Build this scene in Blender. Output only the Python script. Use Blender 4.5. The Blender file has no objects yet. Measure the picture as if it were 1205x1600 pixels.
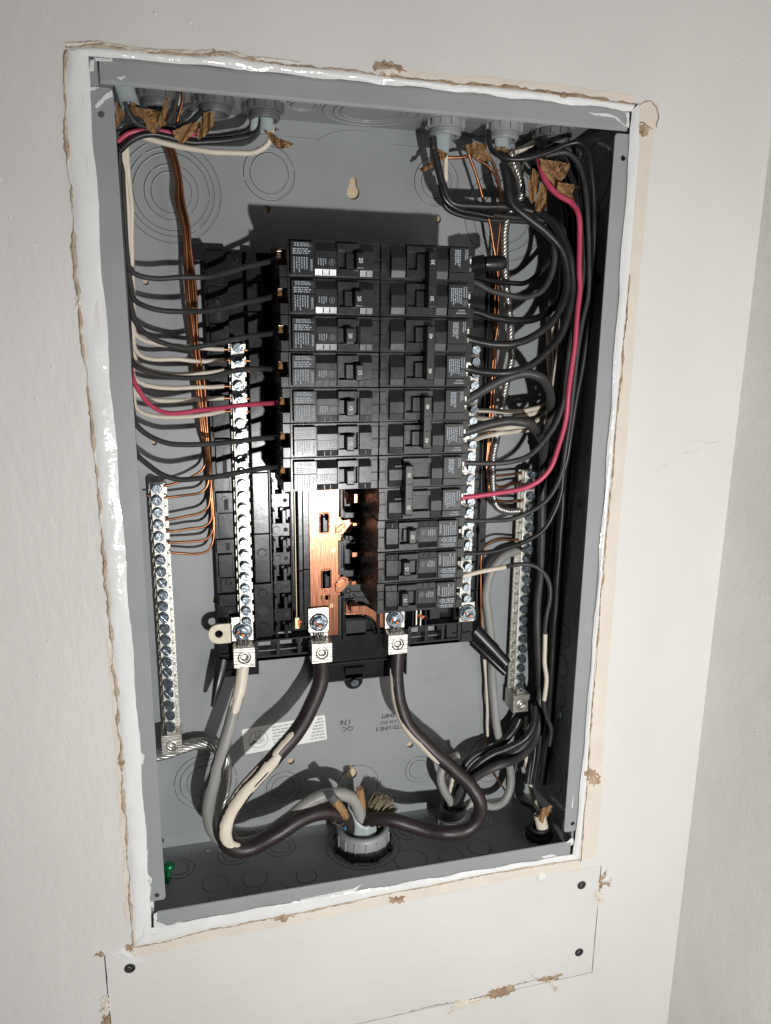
import bpy, bmesh, math, random
from mathutils import Vector, Matrix
random.seed(7)
S = bpy.context.scene
col = S.collection
# ------------------------------------------------------------------ camera, light, exposure (lengths in mm, scene in m)
MM = 0.001
CAM = Vector((52.346, -530.982, 457.928))
FPX = 1158.37                      # focal length in pixels of a 1205 x 1600 picture
CR = Matrix(((0.96843387, 0.24501426, 0.0458678), (-0.24904858, 0.94328469, 0.21951947), (0.01051901, -0.2240134, 0.97452929)))
cam = bpy.data.cameras.new('camera'); co = bpy.data.objects.new('camera', cam); col.objects.link(co)
M3 = Matrix((CR.col[0], CR.col[2], -CR.col[1])).transposed()
co.matrix_world = Matrix.Translation(CAM * MM) @ M3.to_4x4()
cam.sensor_fit = 'VERTICAL'; cam.sensor_height = 24; cam.lens = FPX / 1600 * 24
cam.clip_start = 0.01; cam.clip_end = 50
S.camera = co
w = bpy.data.worlds.new('World'); S.world = w; w.use_nodes = True
w.node_tree.nodes['Background'].inputs[0].default_value = (0.95, 0.97, 1.0, 1)
w.node_tree.nodes['Background'].inputs[1].default_value = 0.018
L = bpy.data.lights.new('work_light', 'SPOT'); lo = bpy.data.objects.new('work_light', L); col.objects.link(lo)
lo.location = Vector((246, -900, 165)) * MM       # hand torch held low, its beam leaning to the right
lo.rotation_euler = Vector((.32, .947, 0.0)).to_track_quat('-Z', 'Y').to_euler()
L.spot_size = math.radians(150); L.spot_blend = 1.0
L.energy = 30.6; L.color = (1.0, 0.988, 0.97); L.shadow_soft_size = 0.013
S.view_settings.view_transform = 'Standard'; S.view_settings.look = 'None'
S.view_settings.exposure = 0.0; S.view_settings.gamma = 1.0
S.render.engine = 'CYCLES'
S.cycles.max_bounces = 8; S.cycles.diffuse_bounces = 3

W, H, D = 374.46, 624.82, 97.74    # enclosure: width, height, depth behind the wall face (y = 0)
YB, ZB, XL, XB, XR, PI1 = 7.4, 526.4, 114.4, 186.2, 257.6, 25.4
def ray(u, v): return CR @ Vector(((u - 602.5) / FPX, 1.0, -(v - 800) / FPX))
def P(u, v, y):
    d = ray(u, v); return CAM + d * ((y - CAM.y) / d.y)
def PZ(u, v, z):
    d = ray(u, v); return CAM + d * ((z - CAM.z) / d.z)
def PX(u, v, x):
    d = ray(u, v); return CAM + d * ((x - CAM.x) / d.x)
def pxmm(p):                        # millimetres per photo pixel at a point
    return ((p - CAM) @ CR).y / FPX if False else (CR.transposed() @ (p - CAM)).y / FPX

# ------------------------------------------------------------------ materials
MATS = {}
def mat(name, rgb, rough=0.5, metal=0.0, bump=0.0, bscale=300, var=0.0, vscale=60, spec=0.5, coat=0.0, rvar=0.0, rgb2=None, detail=3, stretch=None, thr=None, bump2=0.0, b2scale=30):
    m = bpy.data.materials.new(name); m.use_nodes = True; n = m.node_tree; N = n.nodes; B = N['Principled BSDF']
    B.inputs['Base Color'].default_value = (*rgb, 1); B.inputs['Roughness'].default_value = rough
    B.inputs['Metallic'].default_value = metal; B.inputs['Specular IOR Level'].default_value = spec
    B.inputs['Coat Weight'].default_value = coat
    tc = N.new('ShaderNodeNewGeometry')
    src = tc.outputs['Position']
    if stretch:
        mp = N.new('ShaderNodeMapping'); mp.inputs['Scale'].default_value = stretch; n.links.new(src, mp.inputs[0]); src = mp.outputs[0]
    if var or rgb2 or rvar:
        t = N.new('ShaderNodeTexNoise'); t.inputs['Scale'].default_value = vscale; t.inputs['Detail'].default_value = 5
        n.links.new(src, t.inputs['Vector'])
        if var or rgb2:
            r = N.new('ShaderNodeValToRGB'); lo_, hi_ = thr or (0.3, 0.7)
            r.color_ramp.elements[0].position = lo_; r.color_ramp.elements[1].position = hi_
            a = rgb2 or tuple(c * (1 - var) for c in rgb); b = rgb if rgb2 else tuple(min(1, c * (1 + var)) for c in rgb)
            r.color_ramp.elements[0].color = (*a, 1); r.color_ramp.elements[1].color = (*b, 1)
            n.links.new(t.outputs['Fac'], r.inputs[0]); n.links.new(r.outputs[0], B.inputs['Base Color'])
        if rvar:
            mr = N.new('ShaderNodeMapRange'); mr.inputs[3].default_value = max(0.02, rough - rvar); mr.inputs[4].default_value = rough + rvar
            n.links.new(t.outputs['Fac'], mr.inputs[0]); n.links.new(mr.outputs[0], B.inputs['Roughness'])
    if bump:
        t2 = N.new('ShaderNodeTexNoise'); t2.inputs['Scale'].default_value = bscale; t2.inputs['Detail'].default_value = detail
        n.links.new(src, t2.inputs['Vector'])
        b = N.new('ShaderNodeBump'); b.inputs['Strength'].default_value = bump; b.inputs['Distance'].default_value = 0.001
        n.links.new(t2.outputs['Fac'], b.inputs['Height']); n.links.new(b.outputs[0], B.inputs['Normal'])
        if bump2:
            t3 = N.new('ShaderNodeTexNoise'); t3.inputs['Scale'].default_value = b2scale; t3.inputs['Detail'].default_value = 5; t3.inputs['Roughness'].default_value = .6; n.links.new(src, t3.inputs['Vector'])
            b3 = N.new('ShaderNodeBump'); b3.inputs['Strength'].default_value = bump2; b3.inputs['Distance'].default_value = 0.004
            n.links.new(t3.outputs['Fac'], b3.inputs['Height']); n.links.new(b3.outputs[0], b.inputs['Normal'])
    MATS[name] = m; return m
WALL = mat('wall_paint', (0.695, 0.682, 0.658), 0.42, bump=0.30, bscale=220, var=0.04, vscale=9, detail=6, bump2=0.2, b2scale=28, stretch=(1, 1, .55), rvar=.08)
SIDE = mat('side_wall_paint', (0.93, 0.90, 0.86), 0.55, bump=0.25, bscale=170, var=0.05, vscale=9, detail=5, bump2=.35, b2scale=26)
PATCH = mat('patch_paint', (0.695, 0.682, 0.658), 0.46, bump=0.3, bscale=190, var=0.04, vscale=10, bump2=.16, b2scale=24, stretch=(.6, 1, 1))
CORE = mat('gypsum_core', (0.34, 0.27, 0.19), 0.95, bump=0.6, bscale=400, var=0.25, vscale=200)
TAN = mat('bare_cream_paper', (0.70, 0.64, 0.56), 0.85, bump=0.4, bscale=260, var=0.05, vscale=40)
BROWN = mat('torn_brown_paper', (0.24, 0.15, 0.085), 0.95, bump=0.8, bscale=500, rgb2=(0.52, 0.40, 0.28), vscale=140)
EDGE = mat('worn_paper_edge', (0.33, 0.25, 0.17), 0.95, bump=0.8, bscale=500, rgb2=(0.56, 0.47, 0.37), vscale=110)
CAULK = mat('glossy_white_caulk', (0.77, 0.775, 0.77), 0.14, bump=1.0, bscale=80, spec=0.6, detail=4, var=0.03, vscale=30)
STEEL = mat('grey_enamel', (0.300, 0.316, 0.324), 0.40, bump=0.06, bscale=900, var=0.05, vscale=25, rvar=0.07)
STEELE = mat('grey_enamel_edge', (0.36, 0.375, 0.38), 0.25)
SMEAR = mat('dried_white_paint', (0.74, 0.74, 0.73), 0.35, bump=0.5, bscale=300)
BLACK = mat('black_breaker_plastic', (0.018, 0.018, 0.0185), 0.27, bump=0.05, bscale=1400, var=0.35, vscale=120, rvar=0.08)
BLACK2 = mat('black_breaker_label_face', (0.024, 0.025, 0.027), 0.26, bump=0.02, bscale=900, rvar=0.08, vscale=180)
PAN = mat('black_glossy_plastic', (0.012, 0.012, 0.014), 0.22, bump=0.05, bscale=160, rvar=0.08, vscale=45)
PANR = mat('black_rib_plastic', (0.010, 0.010, 0.011), 0.30, bump=0.05, bscale=400)
HANDLE = mat('black_handle_plastic', (0.012, 0.012, 0.013), 0.32, bump=0.05, bscale=900)
PRINT = mat('label_print', (0.36, 0.40, 0.45), 0.6)
NUM = mat('white_rating_print', (0.66, 0.66, 0.62), 0.6)
INK = mat('black_ink', (0.012, 0.012, 0.012), 0.6)
PAPER = mat('white_sticker', (0.83, 0.83, 0.81), 0.5, var=0.04, vscale=50)
PAPERG = mat('grey_sticker', (0.42, 0.40, 0.39), 0.6)
COPPER = mat('copper_bus', (0.46, 0.195, 0.115), 0.23, 1.0, bump=0.10, bscale=60, stretch=(30, 30, 1.5), rvar=0.08, vscale=30)
COPW = mat('bare_copper', (0.62, 0.27, 0.13), 0.33, 1.0, bump=0.10, bscale=300, rgb2=(0.33, 0.14, 0.07), vscale=70)
ALU = mat('tin_plated_aluminium', (0.57, 0.555, 0.505), 0.34, 0.9, bump=0.35, bscale=60, stretch=(1, 1, 25), rvar=0.1, vscale=200)
ALUS = mat('aluminium_strand', (0.50, 0.49, 0.47), 0.36, 0.9, bump=0.2, bscale=300, rvar=0.1, vscale=150)
ZINC = mat('zinc_screw', (0.46, 0.53, 0.59), 0.2, 0.95, bump=0.2, bscale=500, rvar=0.1, vscale=300)
BRASS = mat('lug_brass', (0.13, 0.065, 0.02), 0.5, 0.7, bump=0.3, bscale=500)
ROD = mat('brass_rod', (0.55, 0.47, 0.30), 0.35, 0.9)
ORANGE = mat('orange_torque_mark', (0.85, 0.20, 0.03), 0.55)
CREAMM = mat('cream_plated_tab', (0.62, 0.57, 0.44), 0.5, 0.25, bump=0.2, bscale=300, var=0.08, vscale=100)
WBLK = mat('black_wire_jacket', (0.021, 0.0205, 0.021), 0.40, bump=0.15, bscale=250, var=0.3, vscale=80, rvar=0.1)
WBLK2 = mat('dusty_black_jacket', (0.046, 0.045, 0.045), 0.5, bump=0.2, bscale=300, var=0.3, vscale=60)
WMAR = mat('dark_maroon_black_jacket', (0.020, 0.0135, 0.0145), 0.44, bump=0.2, bscale=160, rgb2=(0.035, 0.024, 0.025), vscale=30)
WWHT = mat('cream_wire_jacket', (0.72, 0.645, 0.535), 0.42, bump=0.1, bscale=250, var=0.06, vscale=60)
WRED = mat('red_wire_jacket', (0.56, 0.07, 0.135), 0.36, bump=0.08, bscale=250, var=0.1, vscale=60)
WGRY = mat('grey_neutral_jacket', (0.34, 0.335, 0.315), 0.45, bump=0.25, bscale=120, rgb2=(0.27, 0.265, 0.25), vscale=60, stretch=(1, 1, 0.3))
SHEATH = mat('pale_grey_sheath', (0.37, 0.42, 0.43), 0.38, bump=0.15, bscale=200, var=0.08, vscale=60)
KRAFT = mat('kraft_paper', (0.42, 0.25, 0.115), 0.85, bump=0.7, bscale=90, rgb2=(0.25, 0.13, 0.05), vscale=120, stretch=(6, 1, 1))
TAPE = mat('black_tape', (0.010, 0.010, 0.011), 0.25, bump=0.4, bscale=180)
PVC = mat('grey_pvc', (0.30, 0.31, 0.32), 0.4, bump=0.08, bscale=300, var=0.05, vscale=60)
PVCD = mat('dark_grey_pvc', (0.125, 0.128, 0.132), 0.45, bump=0.1, bscale=300, var=0.15, vscale=60)
GREEN = mat('green_screw', (0.01, 0.17, 0.06), 0.3, 0.5)
JUTE = mat('jute_fibre', (0.36, 0.31, 0.21), 0.9, var=0.25, vscale=300)
DSCREW = mat('black_phosphate_screw', (0.045, 0.045, 0.047), 0.5, 0.5, bump=0.3, bscale=600)
BOARD = mat('cream_backing_board', (0.66, 0.52, 0.36), 0.85, bump=0.3, bscale=300, var=0.08, vscale=40)

# ------------------------------------------------------------------ mesh helpers (mm)
class MB:
    def __init__(s): s.v = []; s.f = []; s.sm = []
    def add(s, vs, fs, smooth=False):
        o = len(s.v); s.v += [Vector(a) for a in vs]
        for f in fs: s.f.append([o + i for i in f]); s.sm.append(smooth)
    def box(s, x0, x1, y0, y1, z0, z1):
        s.add([(x0, y0, z0), (x1, y0, z0), (x1, y1, z0), (x0, y1, z0), (x0, y0, z1), (x1, y0, z1), (x1, y1, z1), (x0, y1, z1)],
              [(0, 3, 2, 1), (4, 5, 6, 7), (0, 1, 5, 4), (1, 2, 6, 5), (2, 3, 7, 6), (3, 0, 4, 7)]); return s
    def prism(s, pts, axis, a, b):          # polygon in the two other axes, extruded along axis from a to b
        n = len(pts)
        def mk(p, c): return {'x': (c, p[0], p[1]), 'y': (p[0], c, p[1]), 'z': (p[0], p[1], c)}[axis]
        s.add([mk(p, a) for p in pts] + [mk(p, b) for p in pts],
              [list(range(n))[::-1], list(range(n, 2 * n))] + [(i, (i + 1) % n, n + (i + 1) % n, n + i) for i in range(n)]); return s
    def lathe(s, prof, c=(0, 0, 0), axis=(0, -1, 0), n=20, smooth=True, cap=True):   # prof: [(r, h)] along axis
        c = Vector(c); ax = Vector(axis).normalized(); e1 = ax.orthogonal().normalized(); e2 = ax.cross(e1)
        vs = []; fs = []
        for r, h in prof:
            for i in range(n):
                a = 2 * math.pi * i / n; vs.append(c + ax * h + (e1 * math.cos(a) + e2 * math.sin(a)) * r)
        for k in range(len(prof) - 1):
            for i in range(n):
                j = (i + 1) % n; fs.append((k * n + i, k * n + j, (k + 1) * n + j, (k + 1) * n + i))
        s.add(vs, fs, smooth)
        if cap:
            m = len(prof) - 1; s.add(vs[:n], [list(range(n))[::-1]]); s.add(vs[m * n:], [list(range(n))])
        return s
    def tube(s, path, r, n=8, squash=None, smooth=True):      # path of Vectors; r number or list
        m = len(path); rs = r if isinstance(r, (list, tuple)) else [r] * m
        vs = []; fs = []; up = None
        for k, (p, e1, e2) in enumerate(frames(path)):
            for i in range(n):
                a = 2 * math.pi * i / n; q = (squash or 1)
                vs.append(p + (e1 * math.cos(a) * q + e2 * math.sin(a)) * rs[k])
        for k in range(m - 1):
            for i in range(n):
                j = (i + 1) % n; fs.append((k * n + i, k * n + j, (k + 1) * n + j, (k + 1) * n + i))
        s.add(vs, fs, smooth); s.add(vs[:n], [list(range(n))[::-1]]); s.add(vs[-n:], [list(range(n))]); return s
    def ring(s, c, axis, R_, r, n=36, k=6, a0=0, a1=2 * math.pi, e=None):
        c = Vector(c); ax = Vector(axis).normalized(); e1 = ax.orthogonal().normalized() if e is None else Vector(e); e2 = ax.cross(e1)
        full = abs(a1 - a0 - 2 * math.pi) < 1e-6
        path = [c + (e1 * math.cos(a0 + (a1 - a0) * i / n) + e2 * math.sin(a0 + (a1 - a0) * i / n)) * R_ for i in range(n + 1)]
        s.tube(path, r, k); return s
    def text(s, body, size, o, ex, ey, depth=0.15, align='CENTER', fat=0.0, nrm=(0, -1, 0)):
        c = bpy.data.curves.new('t', 'FONT'); c.body = body; c.size = size; c.align_x = align; c.align_y = 'CENTER'; c.offset = fat; c.resolution_u = 2
        ob = bpy.data.objects.new('t', c); col.objects.link(ob)
        dg = bpy.context.evaluated_depsgraph_get(); me = ob.evaluated_get(dg).to_mesh()
        o = Vector(o); ex = Vector(ex); ey = Vector(ey); nv = Vector(nrm)
        s.add([o + ex * v.co.x + ey * v.co.y + nv * depth for v in me.vertices], [tuple(p.vertices) for p in me.polygons])
        bpy.data.objects.remove(ob); bpy.data.curves.remove(c); return s
    def build(s, name, m, parent=None, org=None, bevel=0, auto=False, **kw):
        if org is None:
            if parent is not None: org = parent['_o']
            else:
                org = sum(s.v, Vector()) / len(s.v)
        org = Vector(org)
        me = bpy.data.meshes.new(name); me.from_pydata([(v - org) * MM for v in s.v], [], s.f); me.update()
        for p, q in zip(me.polygons, s.sm): p.use_smooth = q
        me.materials.append(m); ob = bpy.data.objects.new(name, me); col.objects.link(ob)
        ob['_o'] = tuple(org)
        if parent is not None:
            ob.parent = parent; ob.location = (org - Vector(parent['_o'])) * MM
        else: ob.location = org * MM
        if bevel:
            b = ob.modifiers.new('bevel', 'BEVEL'); b.width = bevel * MM; b.segments = 2; b.limit_method = 'ANGLE'; b.angle_limit = math.radians(40)
        for k, v in kw.items(): ob[k] = v
        return ob
def frames(path):
    out = []; m = len(path); e1 = None
    for k in range(m):
        t = (path[min(k + 1, m - 1)] - path[max(k - 1, 0)])
        t = t.normalized() if t.length > 1e-9 else Vector((0, 0, 1))
        if e1 is None:
            e1 = Vector((0, -1, 0)) - t * t.dot(Vector((0, -1, 0)))
            e1 = e1.normalized() if e1.length > 1e-4 else t.orthogonal().normalized()
        else:
            e1 = (e1 - t * t.dot(e1)); e1 = e1.normalized() if e1.length > 1e-6 else t.orthogonal().normalized()
        out.append((path[k], e1, t.cross(e1)))
    return out
def smooth_path(pts, step=2.5):
    out = []
    q = [pts[0] * 2 - pts[1]] + list(pts) + [pts[-1] * 2 - pts[-2]]
    for i in range(1, len(q) - 2):
        p0, p1, p2, p3 = q[i - 1], q[i], q[i + 1], q[i + 2]
        d1, d2, d3 = max((p1 - p0).length, 1e-3) ** .5, max((p2 - p1).length, 1e-3) ** .5, max((p3 - p2).length, 1e-3) ** .5
        n = max(2, int((p2 - p1).length / step))
        m1 = ((p1 - p0) / d1 - (p2 - p0) / (d1 + d2) + (p2 - p1) / d2) * d2
        m2 = ((p2 - p1) / d2 - (p3 - p1) / (d2 + d3) + (p3 - p2) / d3) * d2
        for k in range(n):
            t = k / n; t2 = t * t; t3 = t2 * t
            out.append(p1 * (2 * t3 - 3 * t2 + 1) + m1 * (t3 - 2 * t2 + t) + p2 * (-2 * t3 + 3 * t2) + m2 * (t3 - t2))
    out.append(pts[-1].copy()); return out
def pxpath(pts):                     # [(u, v, depth) or (u, v)] photo points at their depths -> 3-D points
    ys = [p[2] if len(p) > 2 else None for p in pts]
    for i, y in enumerate(ys):
        if y is None:
            a = max(j for j in range(i) if ys[j] is not None); bs = [j for j in range(i, len(ys)) if len(pts[j]) > 2]
            b = bs[0] if bs else a
            ys[i] = ys[a] if b == a else ys[a] + (pts[b][2] - ys[a]) * (i - a) / (b - a)
    return [P(p[0], p[1], y) for p, y in zip(pts, ys)]
def tag(o, label=None, cat=None, group=None, kind=None):
    if label: o['label'] = label
    if cat: o['category'] = cat
    if group: o['group'] = group
    if kind: o['kind'] = kind
    return o
def thing(name, loc, label, cat, group=None):
    o = bpy.data.objects.new(name, None); col.objects.link(o); o.location = Vector(loc) * MM; o.empty_display_size = 0.01; o['_o'] = tuple(loc)
    return tag(o, label, cat, group)
def plate(outer, holes, y0, y1, mb=None):     # sheet in the x-z plane with real holes, from y0 (front) to y1
    bm = bmesh.new()
    def loop(pts):
        vs = [bm.verts.new((p[0], y0, p[1])) for p in pts]
        for i in range(len(vs)): bm.edges.new((vs[i], vs[(i + 1) % len(vs)]))
    loop(outer)
    for h in holes: loop(h)
    bmesh.ops.triangle_fill(bm, use_beauty=True, use_dissolve=False, edges=bm.edges[:])
    r = bmesh.ops.extrude_face_region(bm, geom=bm.faces[:])
    for g in r['geom']:
        if isinstance(g, bmesh.types.BMVert): g.co.y = y1
    bmesh.ops.recalc_face_normals(bm, faces=bm.faces[:])
    bm.verts.index_update(); mb = mb or MB()
    mb.add([v.co.copy() for v in bm.verts], [[v.index for v in f.verts] for f in bm.faces]); bm.free(); return mb
def circ(x, z, r, n=16, sx=1): return [(x + r * sx * math.cos(2 * math.pi * i / n), z + r * math.sin(2 * math.pi * i / n)) for i in range(n)]
def rrect(x0, x1, z0, z1, r, n=4):
    out = []
    for cx, cz, a in ((x1 - r, z1 - r, 0), (x0 + r, z1 - r, 90), (x0 + r, z0 + r, 180), (x1 - r, z0 + r, 270)):
        for i in range(n + 1):
            t = math.radians(a + 90 * i / n); out.append((cx + r * math.cos(t), cz + r * math.sin(t)))
    return out
def copy_thing(o):
    c = o.copy(); col.objects.link(c)
    for ch in list(o.children):
        d = ch.copy(); col.objects.link(d); d.parent = c
        for g in list(ch.children):
            e = g.copy(); col.objects.link(e); e.parent = d
    return c

# ================================================================== SETTING: walls
YW = -2.0
PL, PR, PB, PT = -34.4, 400.5, -134.0, -15.5          # patch of drywall under the enclosure
mb = MB()
XW0, XW1, ZW0, ZW1 = -420, 493.5, -480, 1000
mb.box(XW0, -4, YW, 11, PT, ZW1)                                  # left of the opening
mb.box(W + 4, XW1, YW, 11, PT + 0.0, ZW1)
mb.box(-4, W + 4, YW, 11, H + 4, ZW1); mb.box(-4, W + 4, YW, 11, PT, -3.5)
mb.box(XW0, PL - 1.1, YW, 11, ZW0, PT); mb.box(PR + 1.0, XW1, YW, 11, ZW0, PT)
mb.box(PL - 1.1, PR + 1.0, YW, 11, ZW0, PB - 1.0)
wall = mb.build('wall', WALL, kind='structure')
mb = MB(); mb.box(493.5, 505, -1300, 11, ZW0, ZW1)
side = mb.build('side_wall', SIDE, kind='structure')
mb = MB(); mb.box(-420, 493, 101.5, 112, ZW0, ZW1); mb.build('backing_board', BOARD, kind='structure')
mb = MB(); mb.box(XW0, XW1, 11.5, 13, ZW0, -12); mb.build('cavity_back', CORE, wall, org=tuple(wall['_o']))
# patch
pt = thing('drywall_patch', ((PL + PR) / 2, YW, PB), 'long off-white drywall patch panel screwed to the wall under the grey panel box', 'wall patch')
mb = MB(); pts = []
N = 40
edge = []
for i in range(N + 1): edge.append((PL + (PR - PL) * i / N, PB + random.uniform(-.3, .4)))
for i in range(1, 12): edge.append((PR + random.uniform(-.4, .3), PB + (PT - PB) * i / 12))
for i in range(N + 1): edge.append((PR - (PR - PL) * i / N, PT))
for i in range(1, 12): edge.append((PL + random.uniform(-.3, .4), PT - (PT - PB) * i / 12))
plate(edge, [], YW - 0.25, 10, mb).build('patch_board', PATCH, pt)
def dscrew(u, v, parent):
    c = P(u, v, YW - .4); m = MB()
    m.lathe([(4.3, -0.3), (4.3, 0.25), (3.6, 0.55), (1.6, 0.3), (0.9, -0.9)], c, n=18)
    o = m.build('screw', DSCREW, parent)
    m = MB(); a = random.uniform(0, 1.5)
    for k in range(2):
        e = Vector((math.cos(a + k * math.pi / 2), 0, math.sin(a + k * math.pi / 2))); q = Vector((-e.z, 0, e.x))
        m.add([c + e * s1 * 2.2 + q * s2 * .38 + Vector((0, -.52, 0)) for s1, s2 in ((-1, -1), (1, -1), (1, 1), (-1, 1))], [(0, 1, 2, 3)])
    m.build('cross_slot', INK, o)
for u, v in ((203, 1513), (909, 1383), (905, 1488)): dscrew(u, v, pt)
m = MB(); c = P(846, 1370, YW); m.lathe([(5, 0), (4.6, 1.0), (2.5, 1.6), (.4, 1.7)], c, n=14); m.build('filled_screw', CAULK, pt)

# ragged strips on the wall
class VN:                                   # smooth one-dimensional noise
    def __init__(s, seed, scale): s.r = random.Random(seed); s.k = [s.r.uniform(-1, 1) for _ in range(997)]; s.s = scale
    def __call__(s, x): x = x / s.s + 300; i = int(x); t = x - i; t = t * t * (3 - 2 * t); return s.k[i % 997] * (1 - t) + s.k[(i + 1) % 997] * t
SEED = [100]
def jag_line(pts, amp, step=1.6, y=YW):
    p3 = [P(u, v, y) for u, v in pts]; out = []; SEED[0] += 3; n1, n2, n3 = VN(SEED[0], 16), VN(SEED[0] + 1, 4.5), VN(SEED[0] + 2, 1.7); s = 0.0
    for a, b in zip(p3[:-1], p3[1:]):
        n = max(1, int((b - a).length / step)); t = (b - a).normalized(); q = Vector((-t.z, 0, t.x))
        for i in range(n): out.append(a + (b - a) * i / n + q * amp * (n1(s) + .55 * n2(s) + .4 * n3(s))); s += (b - a).length / n
    out.append(p3[-1]); return out
def crackline(pts, w0, w1, m, amp=1.0, parent=wall, name='torn_paper_edge', lift=.9, bias=.2):      # thin torn line that swells and fades
    A = jag_line(pts, amp, 1.3); SEED[0] += 2; nw, nl = VN(SEED[0], 9), VN(SEED[0] + 1, 3); mb = MB(); vs = []; s = 0.0
    for i, p in enumerate(A):
        t = (A[min(i + 1, len(A) - 1)] - A[max(i - 1, 0)]).normalized(); q = Vector((-t.z, 0, t.x)); s += 1.3
        w_ = max(.04, w0 + (w1 - w0) * max(0, .45 + .6 * nw(s) + .3 * nl(s) + bias * 0)) / 2; l = .25 + lift * abs(nl(s + 50))
        vs += [p - q * w_ + Vector((0, -.05, 0)), p + Vector((0, -.3 - l, 0)) - q * w_ * .2, p + q * w_ + Vector((0, -.2 - l * .4, 0)), p + q * w_ + Vector((0, .2, 0))]
    mb.add(vs, [(4 * i + k, 4 * i + k + 1, 4 * i + k + 5, 4 * i + k + 4) for i in range(len(A) - 1) for k in range(3)])
    return mb.build(name, m, parent)
def strip(name, a, b, m, y0=-0.35, lift=0.3, parent=wall, amp=0.8, step=1.6, **kw):   # ragged sheet between two polylines on the wall
    A = jag_line(a, amp, step); n = len(A); SEED[0] += 2; nb1, nb2 = VN(SEED[0], 14), VN(SEED[0] + 1, 3); B3 = [P(u, v, YW) for u, v in b]
    ln = [0]
    for p, q in zip(B3[:-1], B3[1:]): ln.append(ln[-1] + (q - p).length)
    B = []
    for i in range(n):
        s = ln[-1] * i / (n - 1); k = max(j for j in range(len(ln)) if ln[j] <= s + 1e-6); k = min(k, len(B3) - 2)
        t = (s - ln[k]) / max(1e-6, ln[k + 1] - ln[k]); p = B3[k].lerp(B3[k + 1], t)
        d = (p - A[i]).normalized() if (p - A[i]).length > 1e-6 else Vector((1, 0, 0))
        B.append(p + d * amp * (nb1(s) + .6 * nb2(s)))
    mb = MB(); vs = []; fs = []; K = 4
    for i in range(n):
        for k in range(K + 1):
            p = A[i].lerp(B[i], k / K); p = p + Vector((0, y0 - (random.uniform(0, lift) if 0 < k < K else 0), 0)); vs.append(p)
    for i in range(n):
        vs.append(A[i] + Vector((0, .3, 0)));
    for i in range(n): vs.append(B[i] + Vector((0, .3, 0)))
    for i in range(n - 1):
        for k in range(K): fs.append((i * (K + 1) + k, i * (K + 1) + k + 1, (i + 1) * (K + 1) + k + 1, (i + 1) * (K + 1) + k))
        a0 = n * (K + 1) + i; fs.append((i * (K + 1), (i + 1) * (K + 1), a0 + 1, a0))
        b0 = n * (K + 2) + i; fs.append((i * (K + 1) + K, b0, b0 + 1, (i + 1) * (K + 1) + K))
    mb.add(vs, fs, False)
    return mb.build(name, m, parent, **kw)
def off(pts, du, dv): return [(u + du, v + dv) for u, v in pts]
LL = [(103, 78), (101, 150), (107, 250), (114, 350), (121, 460), (132, 560), (146, 680), (155, 780), (163, 880), (173, 1000), (183, 1100), (189, 1180), (195, 1270), (201, 1360), (206, 1440), (207, 1478)]
TL = [(103, 74), (160, 73), (230, 82), (300, 87), (345, 84), (400, 95), (470, 103), (560, 112), (600, 118), (650, 124), (720, 131), (800, 138), (880, 147), (950, 157), (992, 163)]
RL = [(1000, 160), (1000, 230), (992, 330), (984, 430), (975, 520), (966, 620), (957, 720), (948, 820), (939, 920), (931, 1020), (923, 1120), (917, 1220), (911, 1290), (905, 1345)]
BL = [(207, 1480), (260, 1470), (330, 1452), (420, 1436), (500, 1420), (580, 1402), (660, 1386), (740, 1370), (820, 1355), (905, 1343)]
crackline(LL, .2, 3.6, EDGE, .9)
strip('torn_paper_edge', off(LL, 0, 0)[9:15], off(LL, -9, 0)[9:15], TAN, y0=-.15, amp=1.1, lift=.2)
crackline(TL[:9], .3, 3.0, EDGE, .7); crackline(TL[8:], .8, 3.8, BROWN, .6)
crackline(off(TL, 0, -5)[:7], .1, 2.6, TAN, .8)
strip('torn_paper_edge', off(TL, 0, -3)[8:], off(TL, 0, -15)[8:], TAN, y0=-.15, amp=.8, lift=.15)
strip('torn_paper_edge', off(TL, 0, -2)[:5], off(TL, 0, -8)[:5], TAN, y0=-.15, amp=.8, lift=.15)
strip('torn_paper_edge', RL, [(1029, 160), (1020, 230), (1009, 330), (1000, 430), (993, 520), (985, 620), (977, 720), (968, 820), (961, 920), (953, 1020), (946, 1120), (941, 1220), (937, 1290), (931, 1338)], TAN, y0=-.2, lift=.12, amp=.35)
crackline(off(RL, 1, 0)[3:], .1, 2.4, BROWN, .6)
strip('torn_paper_edge', BL, off(BL, 2, 15), TAN, y0=-.3, amp=.6, lift=.15)
crackline(off(BL, 0, 0), .4, 2.8, EDGE, .6)
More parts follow.
